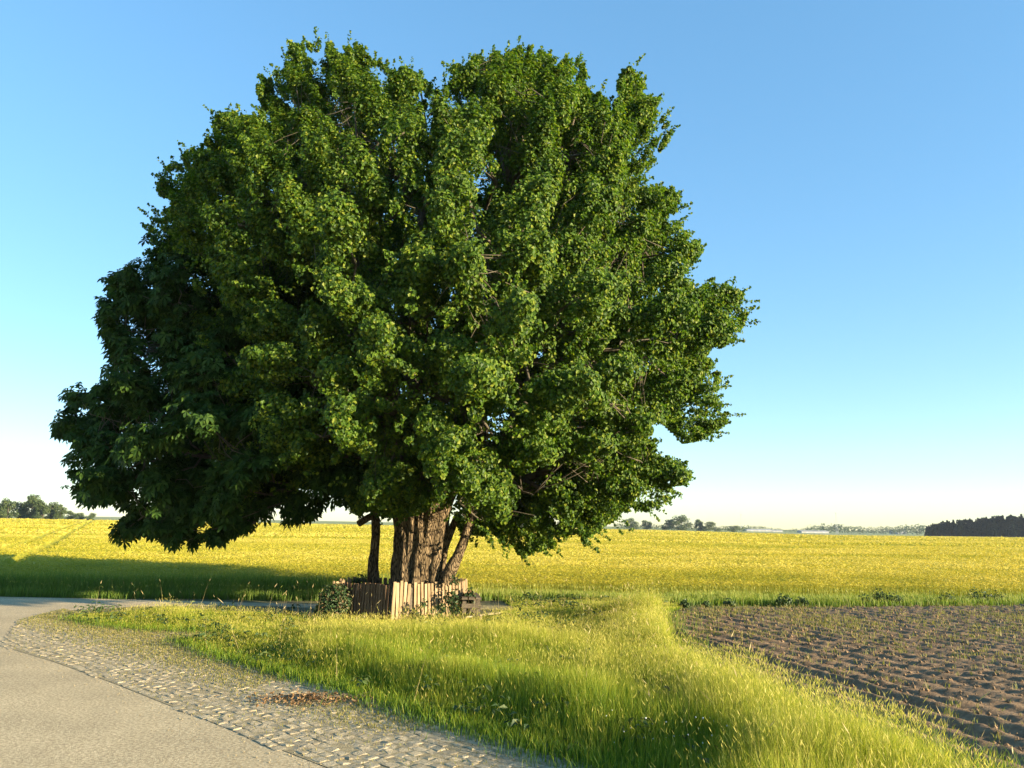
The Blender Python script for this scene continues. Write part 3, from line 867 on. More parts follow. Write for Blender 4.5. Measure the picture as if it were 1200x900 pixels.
def grow_tree(root, hull, base, top, n_limb, boughs, subs, limb_r, limb_mat, min_h):
    """limbs from the trunk's head into the crown, branches to each bough, twigs to each spray"""
    dirs = norm(boughs - base)
    # k-means groups of boughs: one limb serves each
    cent = boughs[rng.choice(len(boughs), n_limb, replace=False)]
    for _ in range(12):
        lab = np.argmin(np.linalg.norm(boughs[:, None] - cent[None], axis=2), 1)
        cent = np.array([boughs[lab == k].mean(0) if (lab == k).any() else cent[k] for k in range(n_limb)])
    for k in range(n_limb):
        mem = boughs[lab == k]
        if not len(mem): continue
        end = base + (cent[k] - base) * .9
        start = base + np.array([rng.uniform(-.22, .22), rng.uniform(-.2, .2), rng.uniform(-.5, .1)])
        P = curve(start, end, .04, 9, .35)
        mb = MB()
        rr = np.linspace(limb_r, limb_r * .35, 9)
        mb.tube(P, rr, 9, lump=.12)
        for b in mem:
            j = np.argmin(np.linalg.norm(P[2:] - b, axis=1) + .0 * np.arange(7)) + 2
            j = max(2, j - 1)
            Bp = curve(P[j], b, .05, 6, .4)
            if not hull.inside(np.concatenate([Bp[1:], (Bp[1:] + Bp[:-1]) / 2])).all(): continue
            mb.tube(Bp, np.linspace(rr[j] * .55, .018, 6), 6, lump=.15)
            near_s = subs[np.linalg.norm(subs - b, axis=1) < 1.3]
            for s_ in near_s[:9]:
                q = Bp[rng.integers(2, 6)]
                tw = curve(q, s_, .0, 4, .3)
                if hull.inside(np.concatenate([tw, (tw[1:] + tw[:-1]) / 2])).all():
                    mb.tube(tw, np.linspace(.012, .004, 4), 3)
        mb.build("limb", limb_mat, root, smooth=True)

def spray_points(centers, rad, n_each, axis_from, flat=.75):
    n = len(centers) * n_each
    d = norm(rng.normal(0, 1, (n, 3)))
    r = rng.random(n)**.45
    c = np.repeat(centers, n_each, 0); rr = np.repeat(rad, n_each)
    ax = np.repeat(norm(norm(centers - axis_from) + np.array([0, 0, .35]) + rng.normal(0, .35, centers.shape)), n_each, 0)
    off = d * (r * rr)[:, None]
    along = (off * ax).sum(1, keepdims=True)
    off = off * .78 + ax * along * .95          # sprays reach outward and up
    return c + off, d, c

def project_centre(hull):
    iy = int(hull.top + .62 * (hull.bot - hull.top))
    return at_y((hull.los[iy] + hull.his[iy]) / 2, iy, hull.Yc)

def make_crown(hull, n_b, dmin, br, sub_per, sr, leaves_per, border, core, n_border_leaf):
    bo = thin_out(hull.sample(n_b, .48, .93), dmin)
    subs = []
    ctr = project_centre(hull)
    for b in bo:
        R_ = rng.uniform(*br)
        # plume: broad at the foot, tapering outward and up
        ax = norm(norm(b - ctr) + np.array([0, 0, .30]) + rng.normal(0, .18, 3))
        t_ = rng.random((sub_per, 1))**.8
        d = norm(np.cross(rng.normal(0, 1, (sub_per, 3)), ax))
        subs.append(b + ax * (t_ - .45) * 1.55 * R_ + d * R_ * .62 * (1 - .78 * t_) * rng.random((sub_per, 1))**.5)
    subs = np.concatenate(subs)
    subs = subs[hull.inside(subs)]
    r, _, _ = hull.rad(subs); subs = subs[r < 1.05]
    allc = np.concatenate([subs, border, core]) if len(core) else np.concatenate([subs, border])
    rad = rng.uniform(*sr, len(allc))
    rad[len(subs):len(subs) + len(border)] *= .62
    # low boughs leave a gap on the sunny side, where light reaches the trunk
    s_ = (allc[:, 0] + 2.1) * .9 - (allc[:, 1] - 17.3) * .44; q_ = (allc[:, 0] + 2.1) * .44 + (allc[:, 1] - 17.3) * .9
    clear = (s_ > .5) & (s_ < 9) & (np.abs(q_ - .1) < .6) & (allc[:, 2] < 2.75 + s_ * .195)
    allc, rad = allc[~clear], rad[~clear]
    P, d, c = spray_points(allc, rad, leaves_per, np.array([project_centre(hull)]))
    k = hull.inside(P)
    return bo, subs, P[k], d[k], c[k]

# ------------------------------------------------------------------ the big tree
TRUNK = at_y(487, 690, 17.95) * np.array([1, 1, 0.0])
big = thing("linden_tree", (float(TRUNK[0]), float(TRUNK[1]), 0), "huge broad-crowned linden with a thick fluted trunk inside the picket fence", "tree")
hullL = Hull(mask_L, 17.9, 5.7)
borderL = outline_points(mask_L, hullL, 8, 4, 1.8)
borderL2 = outline_points(mask_L, hullL, 20, 26, 2.4)
low = np.column_stack([rng.uniform(545, 720, 700), rng.uniform(555, 650, 700)])
low = np.array([at_y(a, b, rng.uniform(18.0, 20.2)) for a, b in low])
low = low[hullL.inside(low)][:230]                # drooping boughs behind the trunk's right side
veil = np.array([at_y(rng.uniform(402, 512), rng.uniform(574, 611), rng.uniform(16.3, 18.6)) for _ in range(150)])
veil = veil[hullL.inside(veil)]
coreL = np.concatenate([hullL.sample(380, .0, .55), low, veil])
bo, subs, LP, Ld, Lc = make_crown(hullL, 1800, 1.0, (.8, 1.3), 44, (.11, .27), 108, np.concatenate([borderL, borderL2]), coreL, 60)
print("linden boughs", len(bo), "sprays", len(subs), "leaves", len(LP))
def tips(points, hull, reach, n_leaf):
    """single shoots that stand out of the crown's edge"""
    ax = norm(norm(points - project_centre(hull)) + np.array([0, 0, .25]) + rng.normal(0, .35, points.shape))
    ln = rng.uniform(.3, 1.0, (len(points), 1)) * reach
    t_ = rng.random((len(points), n_leaf, 1))
    return (points[:, None] + ax[:, None] * t_ * ln[:, None] + rng.normal(0, .045, (len(points), n_leaf, 3)) * (1.2 - t_)).reshape(-1, 3)
edge_pts = np.concatenate([borderL, hullL.sample(900, .86, 1.0)])
TP = tips(edge_pts, hullL, .55, 26)
LP = np.concatenate([LP, TP]); Ld = np.concatenate([Ld, norm(rng.normal(0, 1, TP.shape))])
cen = np.array([TRUNK[0] + .3, 17.9, 5.9])
outw = norm(LP - cen)
mb = MB()
leaf_mesh(mb, LP, outw * .55 + Ld * 1.0 + np.array([0, 0, .25]) + rng.normal(0, .30, LP.shape), rng.uniform(.055, .098, len(LP)))
mb.build("crown", M['linden'], big)

# trunk: several stems grown together, with ridged flanks
mb = MB()
na, nz = 160, 60
th = np.arange(na) * 2 * math.pi / na
zz = np.linspace(-.1, 3.0, nz)
V = np.empty((nz, na, 3))
for i, z in enumerate(zz):
    tw = .12 * z
    r = .57 + .20 * math.exp(-max(z, 0) / .35) + .10 * sstep(1.7, 3.0, z)
    lob = .03 * np.cos(4 * (th + tw) + .8) + .03 * np.cos(9 * (th - tw) + 2.1) + .03 * np.cos(17 * th + 3 * tw)
    rid = .10 * (vnoise(th * 9 + 3, np.full(na, z * .9)) - .5) + .06 * (vnoise(th * 24, np.full(na, z * 1.8 + 5)) - .5)
    rr = r * (1 + lob) + rid * 1.3
    V[i] = np.stack([TRUNK[0] + .04 * z + rr * np.cos(th), TRUNK[1] + rr * np.sin(th) * .95, np.full(na, z)], -1)
i = np.arange(na); j = (i + 1) % na
Q = np.concatenate([np.stack([k * na + i, k * na + j, k * na + na + j, k * na + na + i], 1) for k in range(nz - 1)])
mb.add(V, [Q, np.array([[(nz - 1) * na + q for q in range(na)]])])
def stem(px0, py0, Y0, pts, radii, sides=12):
    P = [at_y(a, b, y_) for a, b, y_ in pts]
    mb.tube(smooth_path(P, 4), np.interp(np.linspace(0, 1, (len(P) - 1) * 4 + 1), np.linspace(0, 1, len(P)), radii), sides, lump=.16)
def smooth_path(P, k):
    P = np.array(P, float); n = len(P)
    out = []
    for a in range(n - 1):
        p0, p1, p2, p3 = P[max(a - 1, 0)], P[a], P[a + 1], P[min(a + 2, n - 1)]
        for t in np.arange(k) / k:
            out.append(.5 * ((2 * p1) + (-p0 + p2) * t + (2 * p0 - 5 * p1 + 4 * p2 - p3) * t * t + (-p0 + 3 * p1 - 3 * p2 + p3) * t**3))
    out.append(P[-1])
    return np.array(out)
# fused stems on the sunny flank
stem(0, 0, 0, [(508, 712, 17.65), (509, 680, 17.62), (512, 650, 17.65), (514, 620, 17.70), (524, 590, 17.80), (548, 540, 18.00)], [.19, .16, .15, .145, .13, .10])
stem(0, 0, 0, [(496, 714, 17.58), (495, 680, 17.58), (496, 650, 17.62), (501, 622, 17.70), (503, 590, 17.80), (498, 540, 18.00)], [.15, .125, .11, .12, .15, .14])
stem(0, 0, 0, [(484, 712, 17.64), (484, 680, 17.66), (487, 640, 17.70), (494, 610, 17.80), (512, 585, 17.80)], [.12, .09, .08, .10, .11])
mb.build("trunk", M['bark'], big, smooth=True)
# leaning side stem and its fork
mb = MB()
stem(0, 0, 0, [(514, 706, 17.70), (522, 684, 17.55), (530, 664, 17.50), (537, 650, 17.50), (545, 630, 17.50), (556, 596, 17.60)], [.20, .17, .14, .115, .10, .08])
stem(0, 0, 0, [(516, 680, 17.90), (519, 650, 17.95), (525, 630, 17.95), (538, 600, 18.00)], [.13, .10, .09, .07])
mb.build("side_stem", M['bark'], big, smooth=True)
grow_tree(big, hullL, np.array([TRUNK[0] + .1, TRUNK[1], 2.7]), None, 13, bo, subs, .19, M['twig'], 2.0)

# ------------------------------------------------------------------ the slim chestnut beside it
cx0 = at_y(439, 700, 18.30)
nut = thing("chestnut_tree", (float(cx0[0]), 18.3, 0), "darker chestnut with large drooping leaves and a slim stem left of the thick trunk", "tree")
hullC = Hull(mask_C, 17.4, 3.8)
borderC = outline_points(mask_C, hullC, 14, 10, 1.3)
coreC = hullC.sample(120, .0, .6)
boC, subsC, CP, Cd, Cc = make_crown(hullC, 700, .95, (.7, 1.1), 14, (.20, .40), 27, borderC, coreC, 30)
print("chestnut boughs", len(boC), "leaves", len(CP))
mb = MB()
palmate_mesh(mb, CP, Cd * .45 + np.array([-.1, -.35, .6]) + rng.normal(0, .35, CP.shape), rng.uniform(.12, .23, len(CP)))
mb.build("crown", M['chestnut'], nut)
mb = MB()
stem(0, 0, 0, [(441, 716, 18.30), (440, 690, 18.30), (438, 660, 18.30), (440, 630, 18.30), (439, 600, 18.30), (428, 560, 18.25), (395, 500, 17.50), (340, 440, 17.40)], [.15, .11, .105, .10, .10, .10, .085, .06])
stem(0, 0, 0, [(433, 706, 18.25), (433, 680, 18.21), (434, 655, 18.21), (437, 640, 18.25)], [.05, .055, .045, .02], 8)
mb.build("trunk", M['bark'], nut, smooth=True)
mb = MB()
P0, P1 = at_y(438, 604, 18.25), at_y(420, 614, 18.05)
mb.tube(np.array([P0, (P0 * .6 + P1 * .4) + [0, 0, .02], P1]), [.085, .08, .075], 10, lump=.1)
mb.build("cut_stub", M['bark'], nut, smooth=True)
grow_tree(nut, hullC, at_y(420, 545, 17.60), None, 6, boC, subsC, .09, M['twig'], 2.0)

# ------------------------------------------------------------------ fence round the trunk
pF, pR, pL = at(456, 731), at(541, 725), at(388, 725)
ring = [pL, pF, pR, np.array([-1.0, 18.7, 0]), np.array([-2.1, 19.15, 0]), np.array([-3.7, 18.6, 0])]
fence = thing("picket_fence", (-2.35, 17.9, 0), "low weathered picket fence boxed around the foot of the thick trunk", "fence")
bpy.context.view_layer.update()
def fence_panel(a, b, n, h0, h1, lean=0.0, gap=.35, out=0.0, label=None, mat='picket'):
    a, b = np.array(a, float), np.array(b, float)
    d = b - a; L = np.linalg.norm(d); d = d / L
    nrm = np.array([d[1], -d[0], 0]);
    if nrm @ (np.array([-2.35, 17.9, 0]) - a) > 0: nrm = -nrm
    ang = math.atan2(d[1], d[0])
    mbp = MB()
    pitch = L / n
    for i in range(n):
        s_ = (i + .5) * pitch
        h = h0 + (h1 - h0) * i / n + random.gauss(0, .014)
        c = a + d * s_ + nrm * (out + random.gauss(0, .004))
        tilt = lean + random.gauss(0, .015)
        rot = Matrix.Rotation(ang, 3, 'Z') @ Matrix.Rotation(tilt, 3, 'Y') @ Matrix.Rotation(random.gauss(-.03, .02), 3, 'X')
        mbp.box(c + np.array([0, 0, h / 2 + .03]), (pitch * (1 - gap) , .022, h), rot, bev=.004)
    o = mbp.build("fence_panel", M[mat], fence)
    if label: o['label'] = label
    for z in (.18, .60):
        mbr = MB(); mbr.box((a + b) / 2 - nrm * (.035 - out) + np.array([0, 0, z]), (L, .03, .07), Matrix.Rotation(ang, 3, 'Z'), bev=.005)
        mbr.build("rail", M['oldwood'], o)
    return o
lerp = lambda a, b, t: a * (1 - t) + b * t
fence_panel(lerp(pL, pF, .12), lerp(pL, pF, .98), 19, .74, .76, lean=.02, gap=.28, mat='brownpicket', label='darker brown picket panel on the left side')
fence_panel(lerp(pF, pR, .01), lerp(pF, pR, .25), 5, .80, .80, lean=.05, out=.05, gap=.24)
fence_panel(lerp(pF, pR, .31), pR, 14, .76, .74, lean=-.03, gap=.36)
for a, b, n in ((ring[2], ring[3], 12), (ring[3], ring[4], 11), (ring[4], ring[5], 14), (ring[5], ring[0], 13)):
    fence_panel(a, b, n, .75, .75)
for p in ring + [lerp(pF, pR, .28)]:
    mbp = MB(); q = p + (np.array([-2.35, 17.9, 0]) - p) * .07
    mbp.box(q + np.array([0, 0, .35]), (.08, .08, .72), Matrix.Rotation(.6, 3, 'Z'), bev=.008)
    mbp.build("post", M['oldwood'], fence)

# ------------------------------------------------------------------ leafy plants
def leafy_plant(name, label, cat, base, blobs, n, size, mat, group=None, stems=5):
    """plant whose leaves fill a few lumps; blobs: (dx, dy, z, r, rz)"""
    root = thing(name, tuple(float(c) for c in base), label, cat, group)
    base = np.array(base, float)
    P = []; D = []
    for dx, dy, z, r, rz in blobs:
        d = norm(rng.normal(0, 1, (n, 3)))
        P.append(base + np.array([dx, dy, z]) + d * (rng.random((n, 1))**.45) * np.array([r, r, rz])); D.append(d)
    P = np.concatenate(P); D = np.concatenate(D)
    k = P[:, 2] > base[2] + .015; P, D = P[k], D[k]
    mb = MB(); leaf_mesh(mb, P, D * .6 + np.array([0, -.2, .5]) + rng.normal(0, .4, P.shape), rng.uniform(.7, 1.3, len(P)) * size, aspect=.7)
    mb.build("foliage", mat, root)
    for q in range(stems):
        mb = MB()
        b = blobs[q % len(blobs)]
        mb.tube(curve(base + rng.normal(0, .03, 3) * [1, 1, 0], base + np.array([b[0], b[1], b[2]]) + rng.normal(0, b[3] * .4, 3), .02, 5, .3), np.linspace(.008, .003, 5), 5)
        mb.build("stem", M['twig'], root)
    return root

b0 = at(390, 727)
leafy_plant("shrub", "dense dark leafy shrub at the left end of the picket fence", "shrub", (b0[0] + .02, b0[1] - .05, 0), [(0, 0, .30, .34, .30), (-.08, .05, .52, .26, .24), (.17, .05, .42, .25, .28), (-.25, -.02, .2, .16, .2), (.05, .1, .6, .2, .16)], 620, .06, M['vine'])
b1 = at(418, 722)
leafy_plant("young_shoot", "reddish leafy shoot sticking up over the left fence panel", "plant", (b1[0], b1[1] + .45, 0), [(0, 0, .78, .17, .11), (-.12, 0, .72, .10, .08), (.15, 0, .7, .10, .06)], 60, .07, M['vine'])
b2 = at(529, 728)
leafy_plant("climbing_vine", "dark leafy vine climbing the right end of the picket fence", "vine", (b2[0], b2[1] - .06, 0), [(.0, 0, .55, .16, .22), (.08, 0, .34, .13, .2), (-.08, 0, .45, .10, .12), (.05, .03, .86, .12, .14)], 75, .07, M['vine'])
b3 = at(548, 726)
leafy_plant("bush", "green bush squeezed between the fence end and the old bench", "bush", (b3[0] - .02, b3[1] + .05, 0), [(0, 0, .28, .20, .28), (.05, 0, .5, .13, .16)], 120, .08, M['vine'])
b4 = at(511, 731)
leafy_plant("nettle_clump", "straggly brown green weed leaning at the foot of the right fence panel", "weed", (b4[0], b4[1] - .12, 0), [(0, 0, .20, .20, .18), (.12, 0, .32, .12, .10), (-.2, 0, .1, .12, .1)], 70, .07, M['vine'])
b5 = at(490, 731)
leafy_plant("creeper", "thin leafy creeper halfway up the pickets beside the fence gap", "creeper", (b5[0], b5[1] - .1, 0), [(0, 0, .33, .10, .10), (.12, 0, .42, .08, .09), (-.02, 0, .2, .07, .1)], 26, .065, M['vine'])

# old plank bench and loose board at the fence's right end
bb = at(551, 727)
bench = thing("plank_bench", (float(bb[0]), float(bb[1]), 0), "low dark weathered plank bench standing end-on at the right end of the fence", "bench")
mb = MB()
ra = Matrix.Rotation(R(97), 3, 'Z')
dirb = np.array([math.cos(R(97)), math.sin(R(97)), 0])
nb = np.array([dirb[1], -dirb[0], 0])
c0 = bb + dirb * .55
for k, off in enumerate((-.13, .02, .17)):
    m1 = MB(); m1.box(c0 + nb * off + np.array([0, 0, .46]), (1.3, .12, .05), ra, bev=.006); m1.build("seat_board", M['oldwood'], bench)
for s_ in (-.5, .5):
    for off in (-.13, .17):
        m1 = MB(); m1.box(c0 + dirb * s_ + nb * off + np.array([0, 0, .215]), (.09, .08, .43), ra, bev=.008); m1.build("leg", M['oldwood'], bench)
    m1 = MB(); m1.box(c0 + dirb * (s_ + .062 * (1 if s_ > 0 else -1)) + nb * .02 + np.array([0, 0, .30]), (.03, .42, .10), ra, bev=.006); m1.build("crossbar", M['oldwood'], bench)
m1 = MB(); m1.box(c0 + nb * .02 + np.array([0, 0, .22]), (1.1, .05, .10), ra, bev=.006); m1.build("stretcher", M['oldwood'], bench)
mb = MB(); q = at(566, 726)
mb.box(np.array([q[0], q[1], .10]), (.75, .14, .035), Matrix.Rotation(R(12), 3, 'Z') @ Matrix.Rotation(R(-6), 3, 'Y'), bev=.005)
tag(mb.build("loose_board", M['paleboard']), "pale loose board lying in the grass beside the old bench", "board")

# withered leaves and stick on the paving
q = at(362, 823)
pile = thing("leaf_pile", (float(q[0]), float(q[1]), 0), "small heap of withered brown leaves lying on the paving", "leaf pile")
n = 520
d = rng.normal(0, 1, (n, 2)) * np.array([.30, .17])
zz_ = .03 + .05 * np.exp(-(d[:, 0] / .3)**2 - (d[:, 1] / .15)**2) * rng.random(n)
mb = MB(); leaf_mesh(mb, np.column_stack([q[0] + d[:, 0], q[1] + d[:, 1], zz_ + .01]), np.array([0, 0, .8]) + rng.normal(0, .6, (n, 3)), rng.uniform(.022, .05, n))
mb.build("withered_foliage", M['dead'], pile)
mb = MB()
for k in range(9):
    a = q + np.array([rng.normal(0, .15), rng.normal(0, .06), .035]); b = a + np.array([rng.normal(.1, .2), rng.normal(0, .12), .03])
    mb.tube(curve(a, b, .02, 4, .3), [.006, .006, .005, .003], 5)
mb.build("twig", M['twig'], pile)
mb = MB(); a, b = at(396, 820), at(440, 819)
mb.tube(curve([a[0], a[1], .04], [b[0], b[1], .045], .01, 8, .25), np.linspace(.016, .008, 8), 6)
mb.tube(curve([(a[0] + b[0]) / 2, a[1], .045], [b[0] - .05, b[1] + .14, .06], .02, 5, .2), np.linspace(.008, .004, 5), 5)
tag(mb.build("dry_stick", M['twig']), "dry forked stick lying on the paving right of the withered leaves", "stick")

# white clover heads low in the near grass
n = 34
c = at(806, 884)[:2] + rng.normal(0, 1, (n, 2)) * np.array([.35, .22])
mb = MB()
th_ = rng.uniform(0, 6.28, n); hz_ = rng.uniform(.12, .34, n)
V = oct_[None] * np.array([.008, .008, .009]) * rng.uniform(.7, 1.2, (n, 1, 1)) + np.stack([c[:, 0], c[:, 1], hz_], -1)[:, None]
mb.add(V, [(of[None] + 6 * np.arange(n)[:, None, None]).reshape(-1, 3)])
tag(mb.build("clover_flowers", M['paleflower']), "tiny white clover heads low in the near grass", "clover", kind='stuff')

# ------------------------------------------------------------------ dark weeds at the ploughed field's far edge
weeds = [(803, 714, .22, "small dark weed nearest the tree on the ploughed field's far edge"),
         (829, 714, .18, "low flat dark weed second from the tree on the far soil edge"),
         (857, 713, .24, "spreading dark weed third from the tree on the far soil edge"),
         (921, 712, .34, "rounded dark weed left of its shorter neighbour past the bare stretch"),
         (942, 712, .27, "shorter dark weed right beside the rounded one on the soil edge"),
         (1016, 711, .30, "low wide weed just left of the tall pointed weed"),
         (1033, 711, .52, "tall pointed weed, slenderest on the far soil edge"),
         (1050, 711, .36, "round dark weed just right of the tall pointed weed"),
         (1113, 710, .36, "lone feathery weed left of the biggest weed clump"),
         (1152, 709, .50, "biggest bushy weed clump on the far soil edge"),
         (1172, 709, .36, "dark weed right of the biggest bushy clump")]
for px, py, h, lab in weeds:
    p = at(px, py); w = h * (.32 if h > .51 else random.uniform(.55, .75))
    bl = [(0, 0, h * .5, w, h * .5), (w * .5, 0, h * .35, w * .6, h * .35), (-w * .5, .02, h * .3, w * .6, h * .32)]
    leafy_plant("field_weed", lab, "weed", (p[0], p[1] + .1, .02), bl, 70, .07, M['weed'], "dark weeds along the ploughed edge", stems=3)

# ------------------------------------------------------------------ far trees
def far_tree(px, Y, w_px, h_px, lab, mat='far_leaf', group="far trees on the skyline", lift=0.0, lob=16, name="far_tree", leafn=150):
    X = (px - 600) / F_PX * Y
    z0 = float(terrain(X, Y)) - .1
    w = w_px / F_PX * Y / 2; h = h_px / F_PX * Y
    root = thing(name, (X, Y, z0), lab, "tree", group)
    cs = []; 
    for k in range(lob):
        a = rng.uniform(0, 2 * math.pi); rr = rng.random()**.5
        zc = .06 + .80 * (k + .5) / lob
        ww = w * (1 - .55 * max(0, zc - .5) / .5)
        cs.append((math.cos(a) * rr * ww * .72, math.sin(a) * rr * ww * .72, h * zc, w * rng.uniform(.30, .48), h * rng.uniform(.12, .2)))
    P = []; D = []
    for c in cs:
        d = norm(rng.normal(0, 1, (leafn, 3)))
        P.append(np.array([X + c[0], Y + c[1], z0 + c[2]]) + d * rng.random((leafn, 1))**.35 * np.array([c[3], c[3], c[4]])); D.append(d)
    P = np.concatenate(P); D = np.concatenate(D)
    P[:, 2] = np.maximum(P[:, 2], z0 + .1)
    mb = MB(); leaf_mesh(mb, P, D + rng.normal(0, .4, P.shape) + [0, 0, .3], rng.uniform(.6, 1.3, len(P)) * h * .07)
    mb.build("crown", M[mat], root)
    mb = MB(); mb.tube(np.array([[X, Y, z0], [X + .1, Y, z0 + h * .35], [X + .15, Y, z0 + h * .7]]), [h * .03, h * .022, h * .01], 7)
    for q in range(3):
        c = cs[q]; mb.tube(curve([X, Y, z0 + h * .35], [X + c[0], Y + c[1], z0 + c[2]], .05, 4), np.linspace(h * .012, h * .004, 4), 5)
    mb.build("trunk", M['twig'], root)
    return root
left_row = [(3, 300, 20, 20, "round tree at the frame's left edge of the skyline row"),
            (19, 296, 24, 23, "broad light green tree second from the left on the skyline"),
            (33, 304, 18, 20, "darker tree left of the tallest pale skyline tree"),
            (46, 298, 22, 28, "tallest pale leaning tree of the left skyline row"),
            (60, 294, 20, 22, "dark rounded tree right of the tallest pale skyline tree"),
            (69, 300, 15, 20, "bright green tree in the middle of the left skyline row"),
            (80, 296, 14, 18, "narrow green tree where the left skyline row starts to drop"),
            (92, 330, 18, 11, "low hazy tree right of the narrow green skyline tree"),
            (104, 326, 14, 9, "small tree second from the right end of the left row"),
            (116, 322, 13, 9, "small end tree of the left row, half under the crown")]
for px, Y, w, h, lab in left_row: far_tree(px, Y, w * 1.15, h * 1.1, lab, group="trees of the left skyline row", name="skyline_tree")
right_row = [(738, 520, 22, 13, "pale hazy tree right below the linden's drooping crown"),
             (757, 530, 16, 11, "small hazy tree between the two bigger mid skyline trees"),
             (782, 520, 16, 13, "dark tree joined to the left of the tallest mid skyline tree"),
             (797, 515, 30, 18, "tallest spreading tree of the mid skyline"),
             (817, 515, 14, 14, "upright dark tree left of the rounded mid skyline tree"),
             (830, 512, 22, 12, "wide rounded dark tree of the mid skyline"),
             (856, 510, 19, 8, "low domed tree standing alone at the right of the mid skyline")]
for px, Y, w, h, lab in right_row: far_tree(px, Y, w, h, lab, group="trees of the mid skyline", name="skyline_tree")

# low woodland far off and the dark conifer forest: each reads as one mass
def mass(name, spots, mat, label, cat, conif=False, leafn=70):
    mb = MB()
    for (X, Y, w, h) in spots:
        z0 = float(terrain(X, Y))
        d = norm(rng.normal(0, 1, (leafn, 3)))
        q = rng.random((leafn, 1))**.4
        if conif:
            zc = rng.random(leafn); rr = w * (1 - zc)**.7 * .9 + .1
            a = rng.uniform(0, 2 * math.pi, leafn)
            P = np.stack([X + np.cos(a) * rr, Y + np.sin(a) * rr, z0 + h * zc], -1); D = np.stack([np.cos(a), np.sin(a), .4 + 0 * a], -1)
        else:
            P = np.array([X, Y, z0 + h * .5]) + d * q * np.array([w, w, h * .52]); D = d
        leaf_mesh(mb, P, D + rng.normal(0, .3, P.shape), rng.uniform(.7, 1.3, leafn) * h * (.16 if not conif else .09))
    return tag(mb.build(name, M[mat]), label, cat, kind='stuff')
sp = []
for px in np.arange(722, 872, 3):
    Y = rng.uniform(535, 545); sp.append(((px - 600) / F_PX * Y, Y, rng.uniform(2, 4), rng.uniform(2.4, 4.4)))
for px in np.arange(868, 1085, 3.2):
    Y = rng.uniform(860, 980); X = (px - 600) / F_PX * Y
    g = .5 + .5 * math.sin(px * .06) + (px - 868) / 300
    sp.append((X, Y, rng.uniform(3, 6), rng.uniform(5, 8) * (.55 + .45 * g) + (3 if px > 940 else 0)))
mass("woodland", sp, 'far_leaf', "low hazy band of scrub and woodland along the middle and right skyline", "woodland")
sp = []
for px in np.arange(1080, 1320, 2.4):
    for row in range(3):
        Y = 400 + row * 7 + rng.uniform(-2, 2) - (px - 1084) * .12; X = (px - 600) / F_PX * Y
        hp = np.interp(px, [1080, 1100, 1150, 1160, 1200, 1320], [12, 17, 22, 23, 25, 27])
        sp.append((X, Y, rng.uniform(1.3, 2.0), hp / F_PX * Y * rng.uniform(.74, 1.08)))
mass("conifer_forest", sp, 'pine', "dark dense conifer forest at the right edge of the skyline", "forest", conif=True, leafn=240)

# pale track before the forest, strip of green crop at the barley's far side
def strip(name, y0, y1, u0, u1, mat, dz=.05, n=40):
    mb = MB(); u = np.linspace(u0, u1, n)
    V = []
    for y_ in (y0, y1):
        yv = np.full(n, y_) if np.isscalar(y_) else y_(u)
        V.append(np.stack([u * yv, yv, terrain(u * yv, yv) + dz], -1))
    i = np.arange(n - 1)
    mb.add(np.concatenate(V), [np.stack([i, i + 1, n + i + 1, n + i], 1)])
    return tag(mb.build(name, mat), kind='structure')
M['pale_track'] = rough_mat("pale_gravel", [(.3, (.45, .40, .31)), (.7, (.58, .52, .41))], scale=.5, bump=.1)
M['green_crop'] = rough_mat("young_green_crop", [(.3, (.13, .19, .03)), (.5, (.19, .25, .04)), (.7, (.26, .29, .06))], scale=.25, bump=.6, bscale=2, bdist=.2)
strip("green_field", lambda u: 300.5 - 150 * sstep(.35, .7, u), 372.0, .12, .9, M['green_crop'], dz=.35)
strip("field_track", 374.0, 388.0, .30, .9, M['pale_track'], dz=.4)

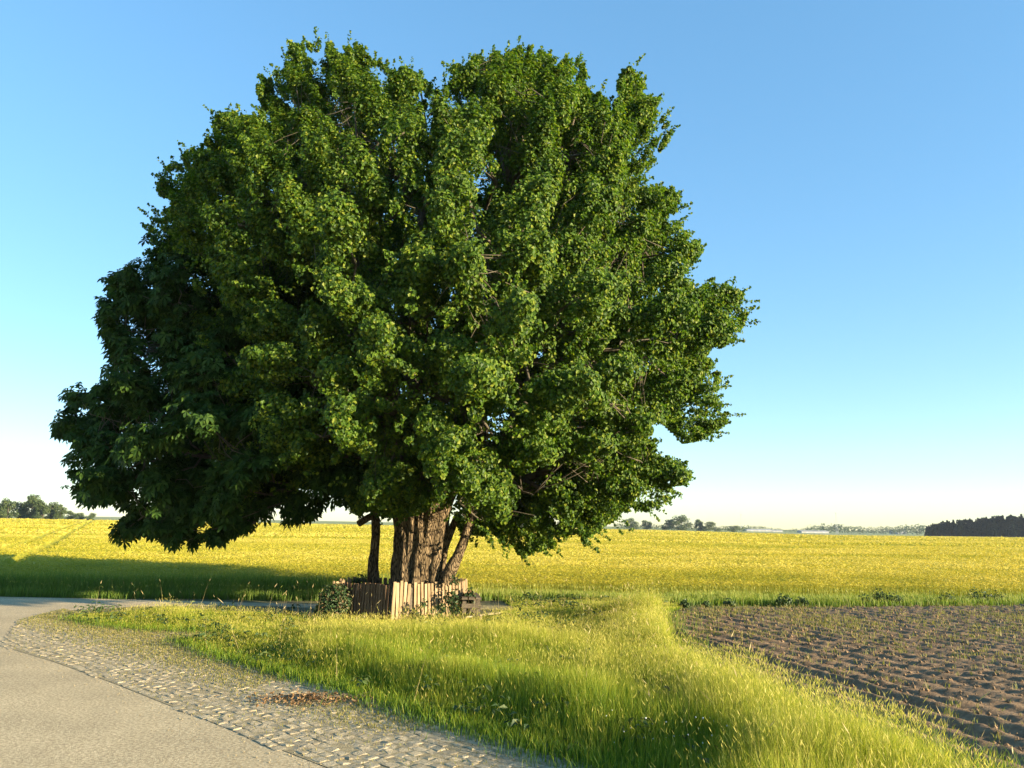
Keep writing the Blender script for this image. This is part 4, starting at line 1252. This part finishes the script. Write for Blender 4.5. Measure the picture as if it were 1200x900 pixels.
# low white sheds and two slender masts on the horizon
def shed(px, Y, L, h, lab):
    X = (px - 600) / F_PX * Y; z0 = float(terrain(X, Y))
    root = thing("white_shed", (X, Y, z0), lab, "shed", "white sheds on the horizon")
    mb = MB(); mb.box((X, Y, z0 + h / 2), (L, 14, h)); mb.build("wall", M['white'], root)
    mb = MB(); hl, hw = L / 2 + .4, 7.4
    V = np.array([[X - hl, Y - hw, z0 + h + .01], [X + hl, Y - hw, z0 + h + .01], [X + hl, Y + hw, z0 + h + .01], [X - hl, Y + hw, z0 + h + .01], [X - hl, Y, z0 + h + .8], [X + hl, Y, z0 + h + .8]])
    mb.add(V, [np.array([[0, 1, 5, 4], [3, 4, 5, 2], [0, 3, 2, 1]]), np.array([[0, 4, 3], [1, 2, 5]])]); mb.build("roof", M['roof'], root)
    for k in range(3):
        mb = MB(); mb.box((X + (k - 1) * L * .3, Y - 7.02, z0 + h * .4), (L * .08, .12, h * .7)); mb.build("door", M['steel'], root)
shed(884, 820, 26, 1.7, "long white shed at the left of the far sheds")
shed(905, 830, 11, 1.4, "short white shed between the two longer far sheds")
shed(948, 810, 28, 1.9, "longest white shed, left of the taller far mast")
shed(1046, 960, 14, 4.5, "white shed peeping over the far woodland near the forest")
def mast(px, Y, h, lab):
    X = (px - 600) / F_PX * Y; z0 = float(terrain(X, Y))
    root = thing("lattice_mast", (X, Y, z0), lab, "mast", "far masts")
    mb = MB()
    for sx, sy in ((-1, -1), (1, -1), (1, 1), (-1, 1)):
        mb.tube(np.array([[X + sx * 1.1, Y + sy * 1.1, z0], [X + sx * .25, Y + sy * .25, z0 + h]]), [.13, .09], 5)
    for k in range(9):
        w0 = 1.1 - .85 * k / 9; w1 = 1.1 - .85 * (k + 1) / 9
        for s_ in (-1, 1):
            mb.tube(np.array([[X - s_ * w0, Y - w0, z0 + h * k / 9], [X + s_ * w1, Y - w1, z0 + h * (k + 1) / 9]]), .06, 4)
    mb.build("tower", M['steel'], root)
    for z in (.82, .95):
        mb = MB(); mb.box((X, Y, z0 + h * z), (3.6, .2, .2)); mb.build("crossarm", M['steel'], root)
mast(866, 900, 19, "thin hazy mast left of the white sheds")
mast(976, 900, 24, "taller thin mast over the woodland right of the longest shed")

# ------------------------------------------------------------------ air
mh, nt = new_mat("haze_air")
pv = N(nt, "ShaderNodeVolumePrincipled")
pv.inputs['Color'].default_value = (.70, .82, 1.0, 1)
pv.inputs['Density'].default_value = .00012
pv.inputs['Anisotropy'].default_value = .2
o = N(nt, "ShaderNodeOutputMaterial"); nt.links.new(pv.outputs[0], o.inputs['Volume'])
if True:
    mb = MB(); mb.box((0, 530, 12), (3400, 1180, 34)); tag(mb.build("haze", mh), kind='stuff')
for ob in bpy.data.objects:
    if '_base' in ob: del ob['_base']
